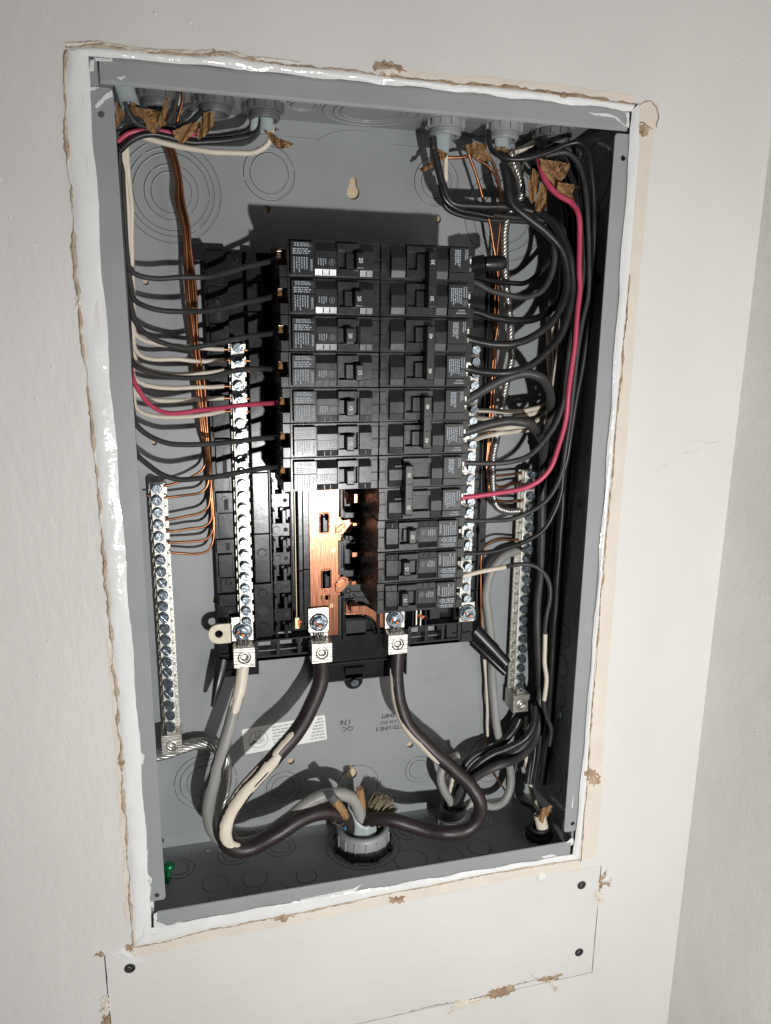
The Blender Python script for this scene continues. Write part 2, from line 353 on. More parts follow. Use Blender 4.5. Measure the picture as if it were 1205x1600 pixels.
def flake(poly, m, y=YW, lift=2.0, parent=wall, name='torn_paper_flake', seed=0):   # curled scrap of facing paper
    rnd = random.Random(seed); c0 = [P(u, v, y) for u, v in poly]; c = []
    for i in range(len(c0)):
        a, b = c0[i], c0[(i + 1) % len(c0)]; n = max(2, int((b - a).length / 1.0)); q = Vector((-(b - a).z, 0, (b - a).x)).normalized()
        for k in range(n): c.append(a.lerp(b, k / n) + q * (rnd.uniform(-.5, .5) + .9 * math.sin(k * 1.1 + i * 2) * min(1, n / 6)))
    ce = sum(c, Vector()) / len(c); mb = MB(); n = len(c)
    vs = [ce + Vector((0, -lift * .9, 0))] + [ce.lerp(p, .55) + Vector((0, -(.45 + .3 * math.sin(2 * math.pi * i / len(c) * 2 + seed)) * lift * .8, 0)) for i, p in enumerate(c)] + [p + Vector((0, -rnd.uniform(.05, .25) * lift - .2, 0)) for p in c]
    fs = [(0, 1 + i, 1 + (i + 1) % n) for i in range(n)] + [(1 + i, 1 + n + i, 1 + n + (i + 1) % n, 1 + (i + 1) % n) for i in range(n)]
    k = len(vs); vs = vs + [v + Vector((0, .45, 0)) for v in vs]; fs = fs + [tuple(k + i for i in f[::-1]) for f in fs] + [(1 + n + i, k + 1 + n + i, k + 1 + n + (i + 1) % n, 1 + n + (i + 1) % n) for i in range(n)]
    mb.add(vs, fs); return mb.build(name, m, parent)
flake([(584, 110), (586, 98), (604, 96), (622, 101), (636, 112), (618, 114), (600, 116)], BROWN, lift=3, seed=1)
flake([(588, 112), (592, 104), (608, 104), (625, 112), (605, 117)], TAN, lift=3.6, seed=2)
flake([(318, 84), (332, 77), (341, 80), (352, 86), (340, 90), (325, 90)], BROWN, lift=2.5, seed=3)
crackline([(996, 168), (1006, 160), (1016, 158), (1026, 166), (1030, 182), (1026, 200)], .1, 1.6, EDGE, .8); crackline([(996, 196), (1004, 192), (1012, 198), (1020, 202)], .2, 1.6, EDGE, .8)
flake([(996, 200), (1005, 194), (1015, 205), (1008, 214), (998, 210)], BROWN, lift=2.5, seed=5)
flake([(913, 1208), (922, 1200), (936, 1208), (938, 1222), (928, 1228), (920, 1222)], BROWN, lift=1.5, seed=6)
flake([(935, 1372), (946, 1362), (955, 1375), (953, 1385), (942, 1380), (938, 1390)], BROWN, lift=2.0, seed=7)
flake([(938, 1376), (948, 1358), (957, 1380), (948, 1384)], WALL, lift=3.0, seed=8)
flake([(930, 1390), (940, 1392), (944, 1408), (934, 1416), (929, 1405)], TAN, lift=2.4, seed=9)
flake([(606, 1402), (632, 1400), (630, 1410), (612, 1410)], BROWN, lift=2.0, seed=10)
flake([(425, 1430), (445, 1426), (462, 1432), (445, 1440), (430, 1437)], BROWN, lift=1.6, seed=11)
flake([(758, 1556), (770, 1546), (800, 1538), (806, 1546), (792, 1554), (772, 1560)], BROWN, lift=2.2, seed=12)
flake([(700, 1585), (712, 1564), (740, 1560), (766, 1556), (740, 1568), (716, 1572)], TAN, lift=3, seed=13)
flake([(838, 1530), (850, 1526), (866, 1524), (880, 1520), (870, 1530), (846, 1534)], BROWN, lift=2, seed=14)
flake([(858, 1532), (864, 1530), (872, 1546), (868, 1550)], TAN, lift=3, seed=15)
flake([(829, 1518), (834, 1524), (846, 1530), (838, 1532)], WALL, lift=2.5, seed=16)
flake([(160, 1560), (168, 1552), (172, 1572), (168, 1590), (158, 1580)], TAN, lift=2.0, seed=17)
flake([(160, 1588), (170, 1584), (174, 1600), (160, 1600)], BROWN, lift=2.0, seed=18)
flake([(170, 1488), (190, 1482), (208, 1482), (222, 1500), (210, 1504), (192, 1500)], CAULK, lift=1.0, seed=19)
flake([(148, 1494), (156, 1486), (164, 1488), (162, 1494)], BROWN, lift=1.0, seed=20)
flake([(196, 1478), (206, 1474), (208, 1486), (200, 1488)], BROWN, lift=1.6, seed=21)
flake([(118, 468), (124, 460), (130, 470), (128, 482), (121, 478)], TAN, lift=2.0, seed=22)
flake([(184, 1186), (190, 1182), (200, 1185), (198, 1200), (190, 1203)], BROWN, lift=1.5, seed=23)
# dark joints round the patch
mb = MB()
def joint(a, b, w_, amp=.5):
    A = jag_line([a, b], amp, 3, YW); n = len(A); t = (A[-1] - A[0]).normalized(); q = Vector((-t.z, 0, t.x)); vs = []
    for p in A:
        r = random.uniform(.35, 1.2) * w_; vs += [p + q * r + Vector((0, -.32, 0)), p - q * r + Vector((0, -.32, 0))]
    mb.add(vs, [(2 * i, 2 * i + 1, 2 * i + 3, 2 * i + 2) for i in range(n - 1)])
joint((840, 1529), (762, 1550), .8); joint((700, 1566), (640, 1580), .7)
mb.build('patch_joint', CORE, wall)
# hairline cracks
mb = MB()
def crack(pts, w_=.15):
    A = jag_line(pts, .7, 2.5, YW); vs = []
    for i, p in enumerate(A):
        r = w_ * random.uniform(.3, 1); vs += [p + Vector((0, -.15, r)), p + Vector((0, -.15, -r))]
    mb.add(vs, [(2 * i, 2 * i + 1, 2 * i + 3, 2 * i + 2) for i in range(len(A) - 1)])
crack([(1068, 697), (1072, 688), (1082, 687), (1102, 690)]); crack([(1102, 693), (1120, 691), (1126, 688)]); crack([(1066, 710), (1080, 706), (1094, 703)]); crack([(1026, 740), (1040, 728), (1056, 720)], .15)
mb.build('hairline_crack', EDGE, wall)
# small bumps and flecks in the paint of both walls
mb = MB()
for k in range(110):
    cz, cy, sp = random.choice(((345, -60, 16), (325, -75, 14), (300, -95, 12), (250, -70, 10), (150, -55, 16), (60, -80, 20))); z = random.gauss(cz, sp); yy = min(-5, random.gauss(cy, sp * .8))
    mb.lathe([(random.uniform(.4, 1.1), 0), (.4, random.uniform(.15, .4))], (493.5, yy, z), (-1, 0, 0), 6)
mb.build('paint_pimple', SIDE, side, kind='stuff')
mb = MB()
for k in range(220):
    u, v = random.uniform(0, 1180), random.uniform(0, 1590); p = P(u, v, YW)
    if -15 < p.x < W + 15 and -15 < p.z < H + 15: continue
    if p.x > 490: continue
    mb.lathe([(random.uniform(.4, 1.3), 0), (.3, random.uniform(.2, .5))], p, (0, -1, 0), 6)
mb.build('paint_pimple', WALL, wall, kind='stuff')
# caulk bead between wall and enclosure
mb = MB()
def bead(a, b, bulge):
    n = 110
    def samp(pl):
        p3 = [P(u, v, YW) for u, v in pl]; ln = [0]
        for p, q in zip(p3[:-1], p3[1:]): ln.append(ln[-1] + (q - p).length)
        out = []
        for i in range(n + 1):
            s = ln[-1] * i / n; k = min(max(j for j in range(len(ln)) if ln[j] <= s + 1e-6), len(p3) - 2)
            out.append(p3[k].lerp(p3[k + 1], (s - ln[k]) / max(1e-6, ln[k + 1] - ln[k])))
        return out
    A, Bq = samp(a), samp(b); K = 7; vs = []; ph = [random.uniform(0, 9) for _ in range(4)]
    for i in range(n + 1):
        f = 1 + .35 * math.sin(i * .31 + ph[0]) + .3 * math.sin(i * .83 + ph[1]); g = .6 * math.sin(i * .47 + ph[2])
        for k in range(K + 1):
            t = k / K; p = A[i].lerp(Bq[i], t)
            if k == K: p = p + (Bq[i] - A[i]).normalized() * (g + random.uniform(-.25, .25))
            y = YW * (1 - t) + (-0.6) * t - .35 * min(1, t * 4) - bulge * f * math.sin(math.pi * min(1, t * .93 + .02)) ** .8 * .6 - random.uniform(0, .15)
            vs.append(Vector((p.x, y + (.35 if k == 0 else 0), p.z)))
    mb.add(vs, [(i * (K + 1) + k, i * (K + 1) + k + 1, (i + 1) * (K + 1) + k + 1, (i + 1) * (K + 1) + k) for i in range(n) for k in range(K)], True)
bead(off(LL, 0, 0), [(136, 84), (145, 200), (158, 400), (173, 600), (190, 800), (206, 1000), (221, 1200), (234, 1400), (236, 1452)], 1.6)
bead(TL, [(133, 86), (200, 92), (300, 100), (400, 110), (500, 121), (600, 131), (700, 141), (800, 152), (900, 163), (988, 173)], 1.8)
bead(RL, [(988, 172), (984, 240), (968, 450), (952, 680), (935, 900), (919, 1100), (905, 1260), (896, 1337)], 1.2)
bead(BL, [(234, 1452), (350, 1430), (470, 1408), (600, 1386), (720, 1365), (820, 1348), (896, 1336)], 1.4)
ck = mb.build('caulk_bead', CAULK); tag(ck, 'glossy white caulk smeared all round the rim of the grey panel box', 'caulk')

# ================================================================== ENCLOSURE
bx = thing('panel_box', (W / 2, D, 0), 'open grey steel electrical panel box recessed in the wall', 'electrical panel')
T_ = 1.6
def hole_at(u, v, r, y=D): p = P(u, v, y); return circ(p.x, p.z, r)
def keyhole(u, v, rb, rs, h, up=1, y=D):
    p = P(u, v, y); out = []
    for i in range(13):
        a = math.radians(130 + 280 * i / 12); out.append((p.x + rb * math.cos(a), p.z + up * rb * math.sin(a)))
    for i in range(9):
        a = math.radians(0 + 180 * i / 8); out.append((p.x + rs * math.cos(a), p.z + up * (h + rs * math.sin(a))))
    return out
holes = [keyhole(552, 301, 5.3, 2.8, 9), keyhole(550, 1210, 5.0, 2.6, 8), hole_at(417, 327, 3.0), hole_at(684, 343, 3.0), hole_at(228, 441, 2.2), hole_at(241, 692, 2.2),
         hole_at(455, 1190, 3.2), hole_at(641, 1164, 3.2), hole_at(828, 690, 2.8), hole_at(337, 937, 3.0)]
plate([(0, 0), (W, 0), (W, H), (0, H)], holes, D, D + T_).build('back_panel', STEEL, bx)
mb = MB().box(-T_, 0, .2, D + T_, 0, H); mb.build('side_panel', STEEL, bx)
mb = MB().box(W, W + T_, .2, D + T_, 0, H); mb.build('side_panel', STEEL, bx)
def hplate(z0, z1, holes):
    bm_ = plate([(0, 0.2), (W, 0.2), (W, D - .02), (0, D - .02)], holes, z0, z1)
    o = MB(); o.add([Vector((v.x, v.z, v.y)) for v in bm_.v], [f[::-1] for f in bm_.f]); return o
CONN = [(76.9, 54.5, 11.5), (112, 58, 11.5), (250.8, 62, 12.5), (297.8, 60, 12.5), (340.9, 62, 12.5), (38, 52, 11)]
hplate(H, H + T_, [circ(x, y, r - 1.5) for x, y, r in CONN]).build('top_panel', STEEL, bx)
BIG = (187.5, 60.0); SMALL = (277.5, 64.0); BRH = (352, 30.0)
hplate(-T_, 0, [circ(*BIG, 21), circ(*SMALL, 11), circ(*BRH, 9.5)]).build('bottom_panel', STEEL, bx)
# front flanges
FL = 13.5
def flange_hole(u, v): p = P(u, v, 0); return circ(p.x, p.z, 2.0, 12)
mb = MB(); plate(rrect(-T_, FL, 25.0, 608.5, 2.5), [flange_hole(158, 178), flange_hole(245, 1399)], -.1, 1.3, mb); mb.build('side_flange', STEEL, bx, bevel=.4)
mb = MB(); plate(rrect(W - FL, W + T_, 25.0, 608.5, 2.5), [flange_hole(974, 247), flange_hole(895, 1287)], -.1, 1.3, mb); mb.build('side_flange', STEEL, bx, bevel=.4)
# top and bottom flanges: bent profile with a rolled inner lip
def hflange(x0, x1, zs):
    s = 1 if zs > 0 else -1; z0 = H if zs > 0 else 0
    prof = [(1.8, z0 + s * T_), (.4, z0 + s * T_), (-.35, z0 + s * .6), (-.6, z0 - s * 1.2), (-.45, z0 - s * 4), (-.2, z0 - s * 12.2), (.1, z0 - s * 13.8), (.9, z0 - s * 14.4), (1.7, z0 - s * 14.0), (1.2, z0 - s * 12), (1.1, z0 - s * 4), (1.2, z0 - s * 1.0)]
    m = MB(); m.prism(prof, 'x', x0, x1); return m
hflange(6.5, 370.5, 1).build('top_flange', STEEL, bx)
hflange(6.5, 368.5, -1).build('bottom_flange', STEEL, bx)
for b_ in ((-.5, 5.2, 1.0, 2.2, 609, 624), (-.5, 4.0, 3.0, 20, 11, 24.5), (370.5, W + .5, 3, 20, 11, 24.5)): MB().box(*b_).build('corner_tab', STEEL, bx)
# embossed FRONT, thin letters pressed outwards
def emboss(body, size, c, ex, ey, y, name='embossed_lettering', m=STEELE, fat=0.0):
    mb = MB(); mb.text(body, size, (c.x, y, c.z), ex, ey, 0.0, fat=fat); n = len(mb.v); vs = [v + Vector((0, -.35, 0)) for v in mb.v]
    fs = list(mb.f); ec = {}
    for f in fs:
        for i in range(len(f)): ec.setdefault((f[i], f[(i + 1) % len(f)]), 1)
    mb2 = MB(); mb2.add(vs, fs); side_ = [(a, b) for (a, b) in ec if (b, a) not in ec]
    mb2.add(vs + [v + Vector((0, .5, 0)) for v in mb.v], [(b, a, n + a, n + b) for a, b in side_]); return mb2.build(name, m, bx)
ex, ez = Vector((1, 0, 0)), Vector((0, 0, 1))
c = P(474, 139, -.3); emboss('FRONT', 7.2, c, ex * 1.25, ez * .9, -.25)
c = P(687, 1364, -.3); emboss('FRONT', 7.2, c, -ex * 1.15, -ez * .9, -.25)
c = P(681, 1041, D); emboss('LINE', 9.0, c, ex * 1.15, ez, D, m=STEEL)
c = P(681, 1060, D); emboss('LINE', 9.0, c, -ex * 1.15, -ez, D, m=STEEL)
c = P(432, 1113, D); emboss('00002690101', 6.6, c, (-ex * 1.45), -ez * 1.25, D, m=STEEL)
c = P(409, 1073, D); emboss('2', 7.5, c, -ex, -ez, D, m=STEEL)
def ink(body, size, u, v, y=D, name='printed_marking', sx=1.0, fat=.03):
    c = P(u, v, y); mb = MB(); mb.text(body, size, c, -ex * sx, -ez, .12, fat=fat); return mb.build(name, INK, bx)
ink('176', 6.6, 540, 1128, sx=1.15, fat=.08); ink('QC', 6.2, 543, 1138.5, sx=1.2)
ink('SHIFT', 5.4, 606, 1118, fat=.12); ink('6 26 2025', 4.4, 607, 1128, sx=.9); ink('CTD LINE 2', 5.4, 609, 1137, fat=.1)
# knockout rings on the walls of the box
def knock(c, axis, radii, e, gaps=2):
    ax = Vector(axis); mb = MB(); md = MB(); c = Vector(c)
    for i, r in enumerate(radii):
        a0 = random.uniform(0, 6.28)
        for g in range(gaps):
            b0, b1 = a0 + g * 2 * math.pi / gaps + .05, a0 + (g + 1) * 2 * math.pi / gaps - .05
            mb.ring(c, ax, r - .75, .55, 26, 6, b0, b1, e); md.ring(c + ax * .02, ax, r, .20, 26, 5, b0, b1, e)
    o = mb.build('knockout', STEELE, bx); md.build('shear_line', INK, o); return o
E1 = Vector((1, 0, 0))
for u, v, rr in ((268, 300, (37, 32, 28, 20, 15)), (421, 271, (20, 15)), (682, 284, (19, 13)), (790, 338, (37, 29, 22)), (322, 1222, (28, 23, 17)), (443, 1230, (16, 11)), (655, 1202, (14, 10)), (768, 1185, (26, 20, 13)), (560, 1225, (20,))):
    knock(P(u, v, D), (0, -1, 0), rr, E1)
knock((191, 59, H), (0, 0, -1), (36, 28, 23), E1); knock((140, 58, H), (0, 0, -1), (13, 9), E1)
for x, y, rr in ((22, 66, (13, 8)), (52, 40, (11,)), (86, 38, (11,)), (70, 74, (15, 10)), (112, 75, (14, 9)), (62, 18, (16,)), (100, 18, (12,)), (130, 30, (9,)), (233, 70, (14, 8)), (262, 25, (12,)), (305, 72, (18, 13, 8)), (225, 28, (15,)), (292, 30, (11,)), (187.5, 60, (35, 30))):
    knock((x, y, 0), (0, 0, 1), rr, E1)
E2 = Vector((0, 1, 0))
for z, y, rr in ((52, 52, (36, 29, 20)), (590, 50, (34, 25)), (165, 48, (11,)), (135, 48, (11,)), (195, 48, (11,)), (560, 50, (12,))):
    knock((W, y, z), (-1, 0, 0), rr, E2)
# pressed ridge lines of the back panel
mb = MB()
for pl in ([(170, 190), (300, 203), (448, 214.5), (497, 219)], [(497, 219), (515, 210), (540, 205), (570, 207), (595, 216), (609, 226.5)], [(609, 226.5), (700, 234), (880, 250)], [(254, 1305.5), (319, 1295), (450, 1273), (620, 1246), (830, 1212)], [(500, 219.5), (497, 222)]):
    MB().tube(smooth_path([P(u, v, D) for u, v in pl], 4), .6, 6).build('pressed_ridge', STEEL, bx)
mb = MB(); mb.box(0, W, D - .45, D, H - 3.5, H - .6); mb.build('corner_seam', STEEL, bx)
# screws of the side wall
for (u, v) in ((935, 438), (877, 1118)):
    p = PX(u, v, W); mb = MB(); mb.lathe([(4.6, 0), (4.6, 1.2), (3.2, 2.2), (1.3, 1.9), (1, .8)], p, (-1, 0, 0), 16); o = mb.build('screw', DSCREW if u > 900 else ZINC, bx)
# paint smears on the metal
def smear(poly, y, seed, m=SMEAR, name='paint_smear', parent=bx, th=.35):
    rnd = random.Random(seed); out = []
    for i in range(len(poly)):
        a = P(*poly[i], y); b = P(*poly[(i + 1) % len(poly)], y); n = max(1, int((b - a).length / 1.2))
        for k in range(n): q = a.lerp(b, k / n); out.append((q.x + rnd.uniform(-.3, .3), q.z + rnd.uniform(-.3, .3)))
    mb = MB(); mb.prism(out, 'y', y - th, y + .05); return mb.build(name, m, parent)
smear([(148, 90), (175, 92), (176, 96), (150, 95)], -.6, 1); smear([(141, 96), (147, 92), (147, 112), (140, 111)], .9, 2)
smear([(182, 121), (197, 119), (188, 125)], -.4, 3); smear([(138, 136), (156, 136), (148, 141), (139, 141)], -.1, 4); smear([(148, 166), (160, 152), (175, 140), (177, 150), (163, 158), (152, 170)], -.1, 5)
smear([(240, 1428), (246, 1425), (246, 1440), (262, 1446), (250, 1450), (241, 1450)], -.6, 6); smear([(268, 1444), (280, 1440), (310, 1443), (330, 1438), (290, 1447), (270, 1448)], -.6, 7)
smear([(470, 1405), (520, 1395), (552, 1388), (565, 1380), (556, 1392), (520, 1402), (480, 1410)], -.6, 8); smear([(846, 1338), (862, 1334), (870, 1337), (850, 1341)], -.6, 9)
smear([(227, 1362), (237, 1372), (237, 1380), (231, 1378)], -.1, 10); smear([(231, 1372), (236, 1385), (235, 1400), (232, 1398)], -.1, 11); smear([(219, 1175), (226, 1180), (224, 1195), (219, 1190)], -.1, 12)
smear([(226, 1320), (231, 1330), (230, 1345), (226, 1340)], -.1, 17)
smear([(920, 176), (950, 178), (962, 182), (972, 192), (978, 196), (980, 186), (976, 176), (983, 176), (983, 200), (975, 196), (960, 184), (930, 180)], -.6, 13)
smear([(893, 1260), (896, 1238), (895, 1262)], -.1, 14); smear([(884, 1316), (895, 1308), (897, 1318), (890, 1322)], .4, 15); smear([(233, 1406), (241, 1409), (240, 1418), (235, 1416)], 3, 16)
mb = MB(); rnd = random.Random(31)
for k in range(150):
    x, y = rnd.uniform(6, W - 6), D - 8 - abs(rnd.gauss(0, 30))
    if y < 6: continue
    r_ = abs(rnd.gauss(0, .5)) + .2; mb.lathe([(r_, 0), (r_ * .7, r_ * .8), (r_ * .2, r_)], (x, y, 0), (rnd.uniform(-.4, .4), rnd.uniform(-.4, .4), 1), 5, False)
o = mb.build('plaster_crumb', TAN); tag(o, 'small plaster crumbs scattered over the floor of the box', 'crumbs', kind='stuff')
# green grounding screw at lower left
gs = thing('green_screw', PZ(264, 1372, 0), 'green grounding screw at the lower left corner of the box', 'screw')
mb = MB(); c = PZ(262, 1378, 0); c.z = 0; mb.lathe([(2.2, -2), (2.2, 16)], c, (0.15, 0, 1), 14)
for k in range(6): mb.ring(c + Vector((.15 * 2.4 * k, 0, 3 + 2.4 * k)), (.15, 0, 1), 2.4, .5, 14, 5)
mb.build('shank', GREEN, gs); mb = MB(); mb.lathe([(4.6, 14), (4.8, 16.5), (3.5, 18)], c, (0.15, 0, 1), 16); mb.build('head', GREEN, gs)
# stickers
st = MB(); A = [P(u, v, D - .25) for u, v in ((378, 1140), (508, 1117), (511, 1155), (383, 1179))]
e1 = (A[1] - A[0]).normalized(); e2 = (A[0] - A[3]).normalized(); cx = (A[0] + A[2]) / 2; wv = (A[1] - A[0]).length / 2; hv = (A[0] - A[3]).length / 2
out = []
for (a, b) in rrect(-wv, wv, -hv, hv, 1.6): out.append(cx + e1 * a + e2 * b)
st.add(out, [list(range(len(out)))[::-1]]); sk = st.build('instruction_sticker', PAPER, bx)
rows_r = ['If this device', 'wall and the', 'torque the', 'mounting', 'with the', 'proper', 'used']; rows_l = ['on a solid', 'be bonded,', 'in order to', 'sure proper contact', 'wiring diagram for', 'kit label) may be', 'and away from the wall.']
mb = MB()
for i in range(7):
    off_ = e2 * (-hv + 3.0 + i * (2 * hv - 5.5) / 6.3)
    mb.text(rows_r[i], 2.75, cx + e1 * (wv - 2) + off_, -e1, -e2, .08, 'LEFT', .02)
    mb.text(rows_l[i], 2.75, cx - e1 * (wv - 27 + (7 - i) * 0) + off_, -e1, -e2, .08, 'RIGHT', .02)
mb.ring(cx - e1 * (wv - 14) + Vector((0, -.1, 0)), (0, -1, 0), 8.6, .16, 30, 4)
d0 = cx - e1 * (wv - 14) + Vector((0, -.1, 0))
for a, b, c2, d2 in ((-2, 8, -2, 2), (2, 8, 2, 2), (-2, 2, 2.5, 2), (-2.5, 3, -2.5, -4), (2.6, 3, 2.6, -4), (-2.5, -4, 2.6, -4), (-5, -1, -2.5, -1), (-6, -4, -2.5, -4), (2.6, -2, 6, -2), (0, 7, 0, 1), (4, -2, 5, 2)):
    mb.tube([d0 + e1 * a + e2 * b, d0 + e1 * c2 + e2 * d2], .15, 4)
mb.ring(d0 - e2 * 1.5, (0, -1, 0), 1.6, .2, 14, 4)
mb.add([d0 + e1 * a + e2 * b + Vector((0, -.05, 0)) for a, b in ((-8.5, -3.8), (-5.2, -1.6), (-5.8, -.8), (-3.0, -.4), (-3.6, -3.2), (-4.2, -2.4), (-7.8, -5.0))], [(0, 1, 2, 3, 4, 5, 6)])
mb.build('sticker_print', INK, sk)
st = MB(); A = [PX(u, v, W - .25) for u, v in ((887.5, 765), (911, 774), (906, 863), (883, 853))]
ys = (A[0].y + A[3].y) / 2; yf = (A[1].y + A[2].y) / 2; zt = (A[0].z + A[1].z) / 2; zb_ = (A[2].z + A[3].z) / 2
st.add([(W - .25, ys, zt), (W - .25, yf, zt), (W - .25, yf, zb_), (W - .25, ys, zb_)], [(0, 1, 2, 3)]); sk2 = st.build('listing_sticker', PAPERG, bx)
mb = MB(); eD = Vector((0, 0, -1)); eR = Vector((0, -1, 0)); o = Vector((W - .3, 0, 0)); hw = ys - yf
def stx(t, s, fr, z, al='LEFT', fat=0): mb.text(t, s, (W - .3, ys - fr * hw, z), eD, eR, .08, al, fat, (-1, 0, 0))
stx('UL', 4.2, .78, zt - 8, 'CENTER', .06); mb.ring((W - .4, ys - .78 * hw, zt - 8), (-1, 0, 0), 4.0, .4, 24, 4)
stx('LISTED', 3.2, .68, zt - 14); stx('ENCLOSED', 3.0, .85, zt - 27); stx('PANELBOARD', 3.0, .62, zt - 25); stx('ISSUE', 2.6, .18, zt - 9); stx('No. 3173748', 5.2, .2, zt - 16)
mb.build('sticker_print', INK, sk2)

# ================================================================== INTERIOR: black pan, bus bars, neutral bars, lugs
ia = thing('bus_assembly', (186, D, 190), 'black plastic interior base with copper bus bars and neutral bars', 'bus assembly')
PF = 84.0
mb = MB()
mb.box(65, 83, PF, 95, 205, 527); mb.box(56.5, 67, PF - 3, 95.2, 517, 529)
mb.box(83, 128, 91, 94.8, 205, 525.5)
mb.box(128, 310, 90, 94.7, 203, 524)
mb.build('base_pan', PAN, ia, bevel=.4)
def part(name, m, *boxes, bevel=.4):
    for b in boxes: o = MB().box(*b).build(name, m, ia, bevel=bevel)
    return o
# left ledge blocks
zz = [525, 499, 470, 446, 420, 380, 348, 336, 318, 296, 283, 262, 248, 236, 222]
for i in range(len(zz) - 1):
    a, b = zz[i], zz[i + 1]; d = [80.5, 82, 80, 83, 81][i % 5]
    part('ledge_block', PAN, (66 + (i % 3) * 1.2, 80.6 - (1.8 if i % 4 == 2 else 0), d, PF + .5, b + .5, a - .5))
    if i % 2: part('ledge_slot', INK, (73.5, 77, d - .15, d + .2, b + 3, b + 3 + (a - b) * .5), bevel=0)
for x, z in ((75, 486), (75, 450), (74, 330), (75, 258), (71, 227), (93, 224), (98, 515), (99, 498), (100, 476), (100, 455), (90, 520), (91, 487), (100, 430)): MB().ring((x, [80, 76][x > 85] - .1 if x < 85 else 76.6, z), (0, -1, 0), 2.4, .25, 16, 5).build('moulding_mark', PAN, ia)
# flat glossy column right of the neutral bar
for a, b in ((524, 502), (501.3, 480), (479.3, 452), (451.3, 423), (422.3, 372), (371.3, 352), (351.3, 300), (299.3, 257)):
    part('channel_cover', PAN, (97, 109.5, 77.2, 92, b, a))
part('channel_cover', PAN, (95.5, 110.5, 75.5, 92, 208, 256.3))
mb = MB(); 
for c_ in ((102.5, 75.5, 248), (102.5, 75.5, 218), (103, 77.2, 283)): MB().lathe([(4.0, 0), (3.4, .7)], c_, n=18).build('moulded_stud', PAN, ia)
mb = MB(); mb.lathe([(4.2, 0), (4.2, .15)], (102.5, 75.5, 232), n=18); mb.build('stud_hole', INK, ia)
# breaker mounting clips, one each inch
for k in range(14):
    z = 349 + 25.4 * 5 - k * 25.4 + 4
    if z < 214: break
    mb = MB()
    mb.box(112.5, 127, 80, 92, z - 6.2, z + 5.2)                         # pad
    mb.box(112.8, 115, 76.5, 92, z - 19.6, z - 9); mb.box(120.5, 123.4, 74.5, 92, z - 20, z - 8)      # hook
    mb.box(119, 121.5, 77, 92, z - 8.5, z - 5.9); mb.box(124.5, 127.4, 79, 92, z - 15, z - 8)
    mb.lathe([(3.3, 0), (3.0, .5)], (116, 80, z - .5), n=18)
    o = mb.build('mounting_clip', PAN, ia, bevel=.3)
    mb = MB(); mb.lathe([(1.9, 0), (1.9, .12)], (123.6, 80, z - .5), n=14); mb.build('clip_hole', INK, o)
part('channel_wall', PANR, (110.3, 111.6, 80, 92, 208, 524), (128, 129, 82, 92, 208, 524), (81.2, 82.6, 78, 92, 208, 452))
# thin brass rod and white-glare column
mb = MB(); mb.tube([Vector((131.2, 76, 222)), Vector((131.2, 76, 520))], .75, 8); mb.box(129.6, 133, 73.5, 79, 214, 224); mb.build('brass_rod', ROD, ia)
mb = MB(); mb.box(132, 133.6, 72.8, 73.5, 216, 222); mb.box(133, 135, 73.2, 73.8, 219.5, 221); mb.build('orange_mark', ORANGE, ia)
part('rail_cover', PAN, (133.6, 137.2, 73.5, 91, 266.6, 524), (138, 143.2, 76, 91, 266.6, 524), (133.6, 137.2, 74.5, 91, 213, 265.8), (138, 143.2, 77, 91, 213, 265.8))
# left copper bus with slots
BY = 78.0
b0 = P(494, 990, BY).z
oz = [P(507, 817, BY), P(510, 905, BY)]
holes = [rrect(p.x - 3.4, p.x + 3.4, p.z - 8, p.z + 8, .8, 2) for p in oz] + [[(oz[1].x + 1 + 2.2 * math.cos(a) , P(508, 934, BY).z + 2.6 * math.sin(a)) for a in [i * math.pi / 4 for i in range(8)]]]
mb = MB(); plate([(143.6, 203), (170.3, 203), (170.3, 258), (171.2, 262), (171.2, 522), (143.6, 522)], holes, BY, BY + 2.5, mb)
bus = mb.build('bus_bar', COPPER, ia, bevel=.35)
for p in oz:
    m2 = MB(); pp = [Vector((a, BY - .1, b)) for a, b in rrect(p.x - 4.0, p.x + 4.0, p.z - 8.7, p.z + 8.7, 1.6)]; m2.tube(pp + pp[:1], .8, 8); m2.build('slot_rim', COPPER, bus)
    m2 = MB(); m2.box(p.x - 1.2, p.x + .2, BY - 2, BY + 9, p.z - 7.5, p.z + 5); m2.box(p.x + .2, p.x + 2.6, BY + 1, BY + 9, p.z - 8, p.z + 2); m2.build('slot_blade', PAN, bus)
for (u, v) in ((532.0, 825.2), (531.5, 911.3)):                               # oval embosses on the lobes
    p = P(u, v, BY - .5); m2 = MB(); d = Vector((.80, 0, .60)); q = Vector((-.6, 0, .8))
    lp = [p + d * (5.0 * math.cos(i / 24 * 6.2832)) + q * (2.0 * math.sin(i / 24 * 6.2832)) for i in range(25)]
    m2.tube(lp, .7, 6); m2.build('oval_emboss', COPPER, bus)
    m2 = MB(); m2.add([w_ + Vector((0, .1, 0)) for w_ in [p + d * (4.4 * math.cos(i / 24 * 6.2832)) + q * (1.4 * math.sin(i / 24 * 6.2832)) for i in range(24)]], [list(range(24))]); m2.build('oval_floor', COPW, bus)
p = P(508, 934, BY); MB().ring((p.x, BY, p.z), (0, -1, 0), 3.4, .6, 16, 6).build('hole_rim', COPPER, bus)
mb = MB()
for t, u, v in (('CI', 520, 860), ('CI', 518, 946)):
    p = P(u, v, BY); mb.text(t, 3.6, p, -ez, ex, .12, fat=.12)
mb.build('stamped_letters', ROD, bus)
mb = MB()
for pl in ([(497, 843), (497, 850), (503, 848)], [(504, 876), (512, 870), (518, 869)], [(486, 834), (492, 832)]): mb.tube([P(u, v, BY - .05) for u, v in pl], .22, 4)
mb.build('scratch', ROD, bus)
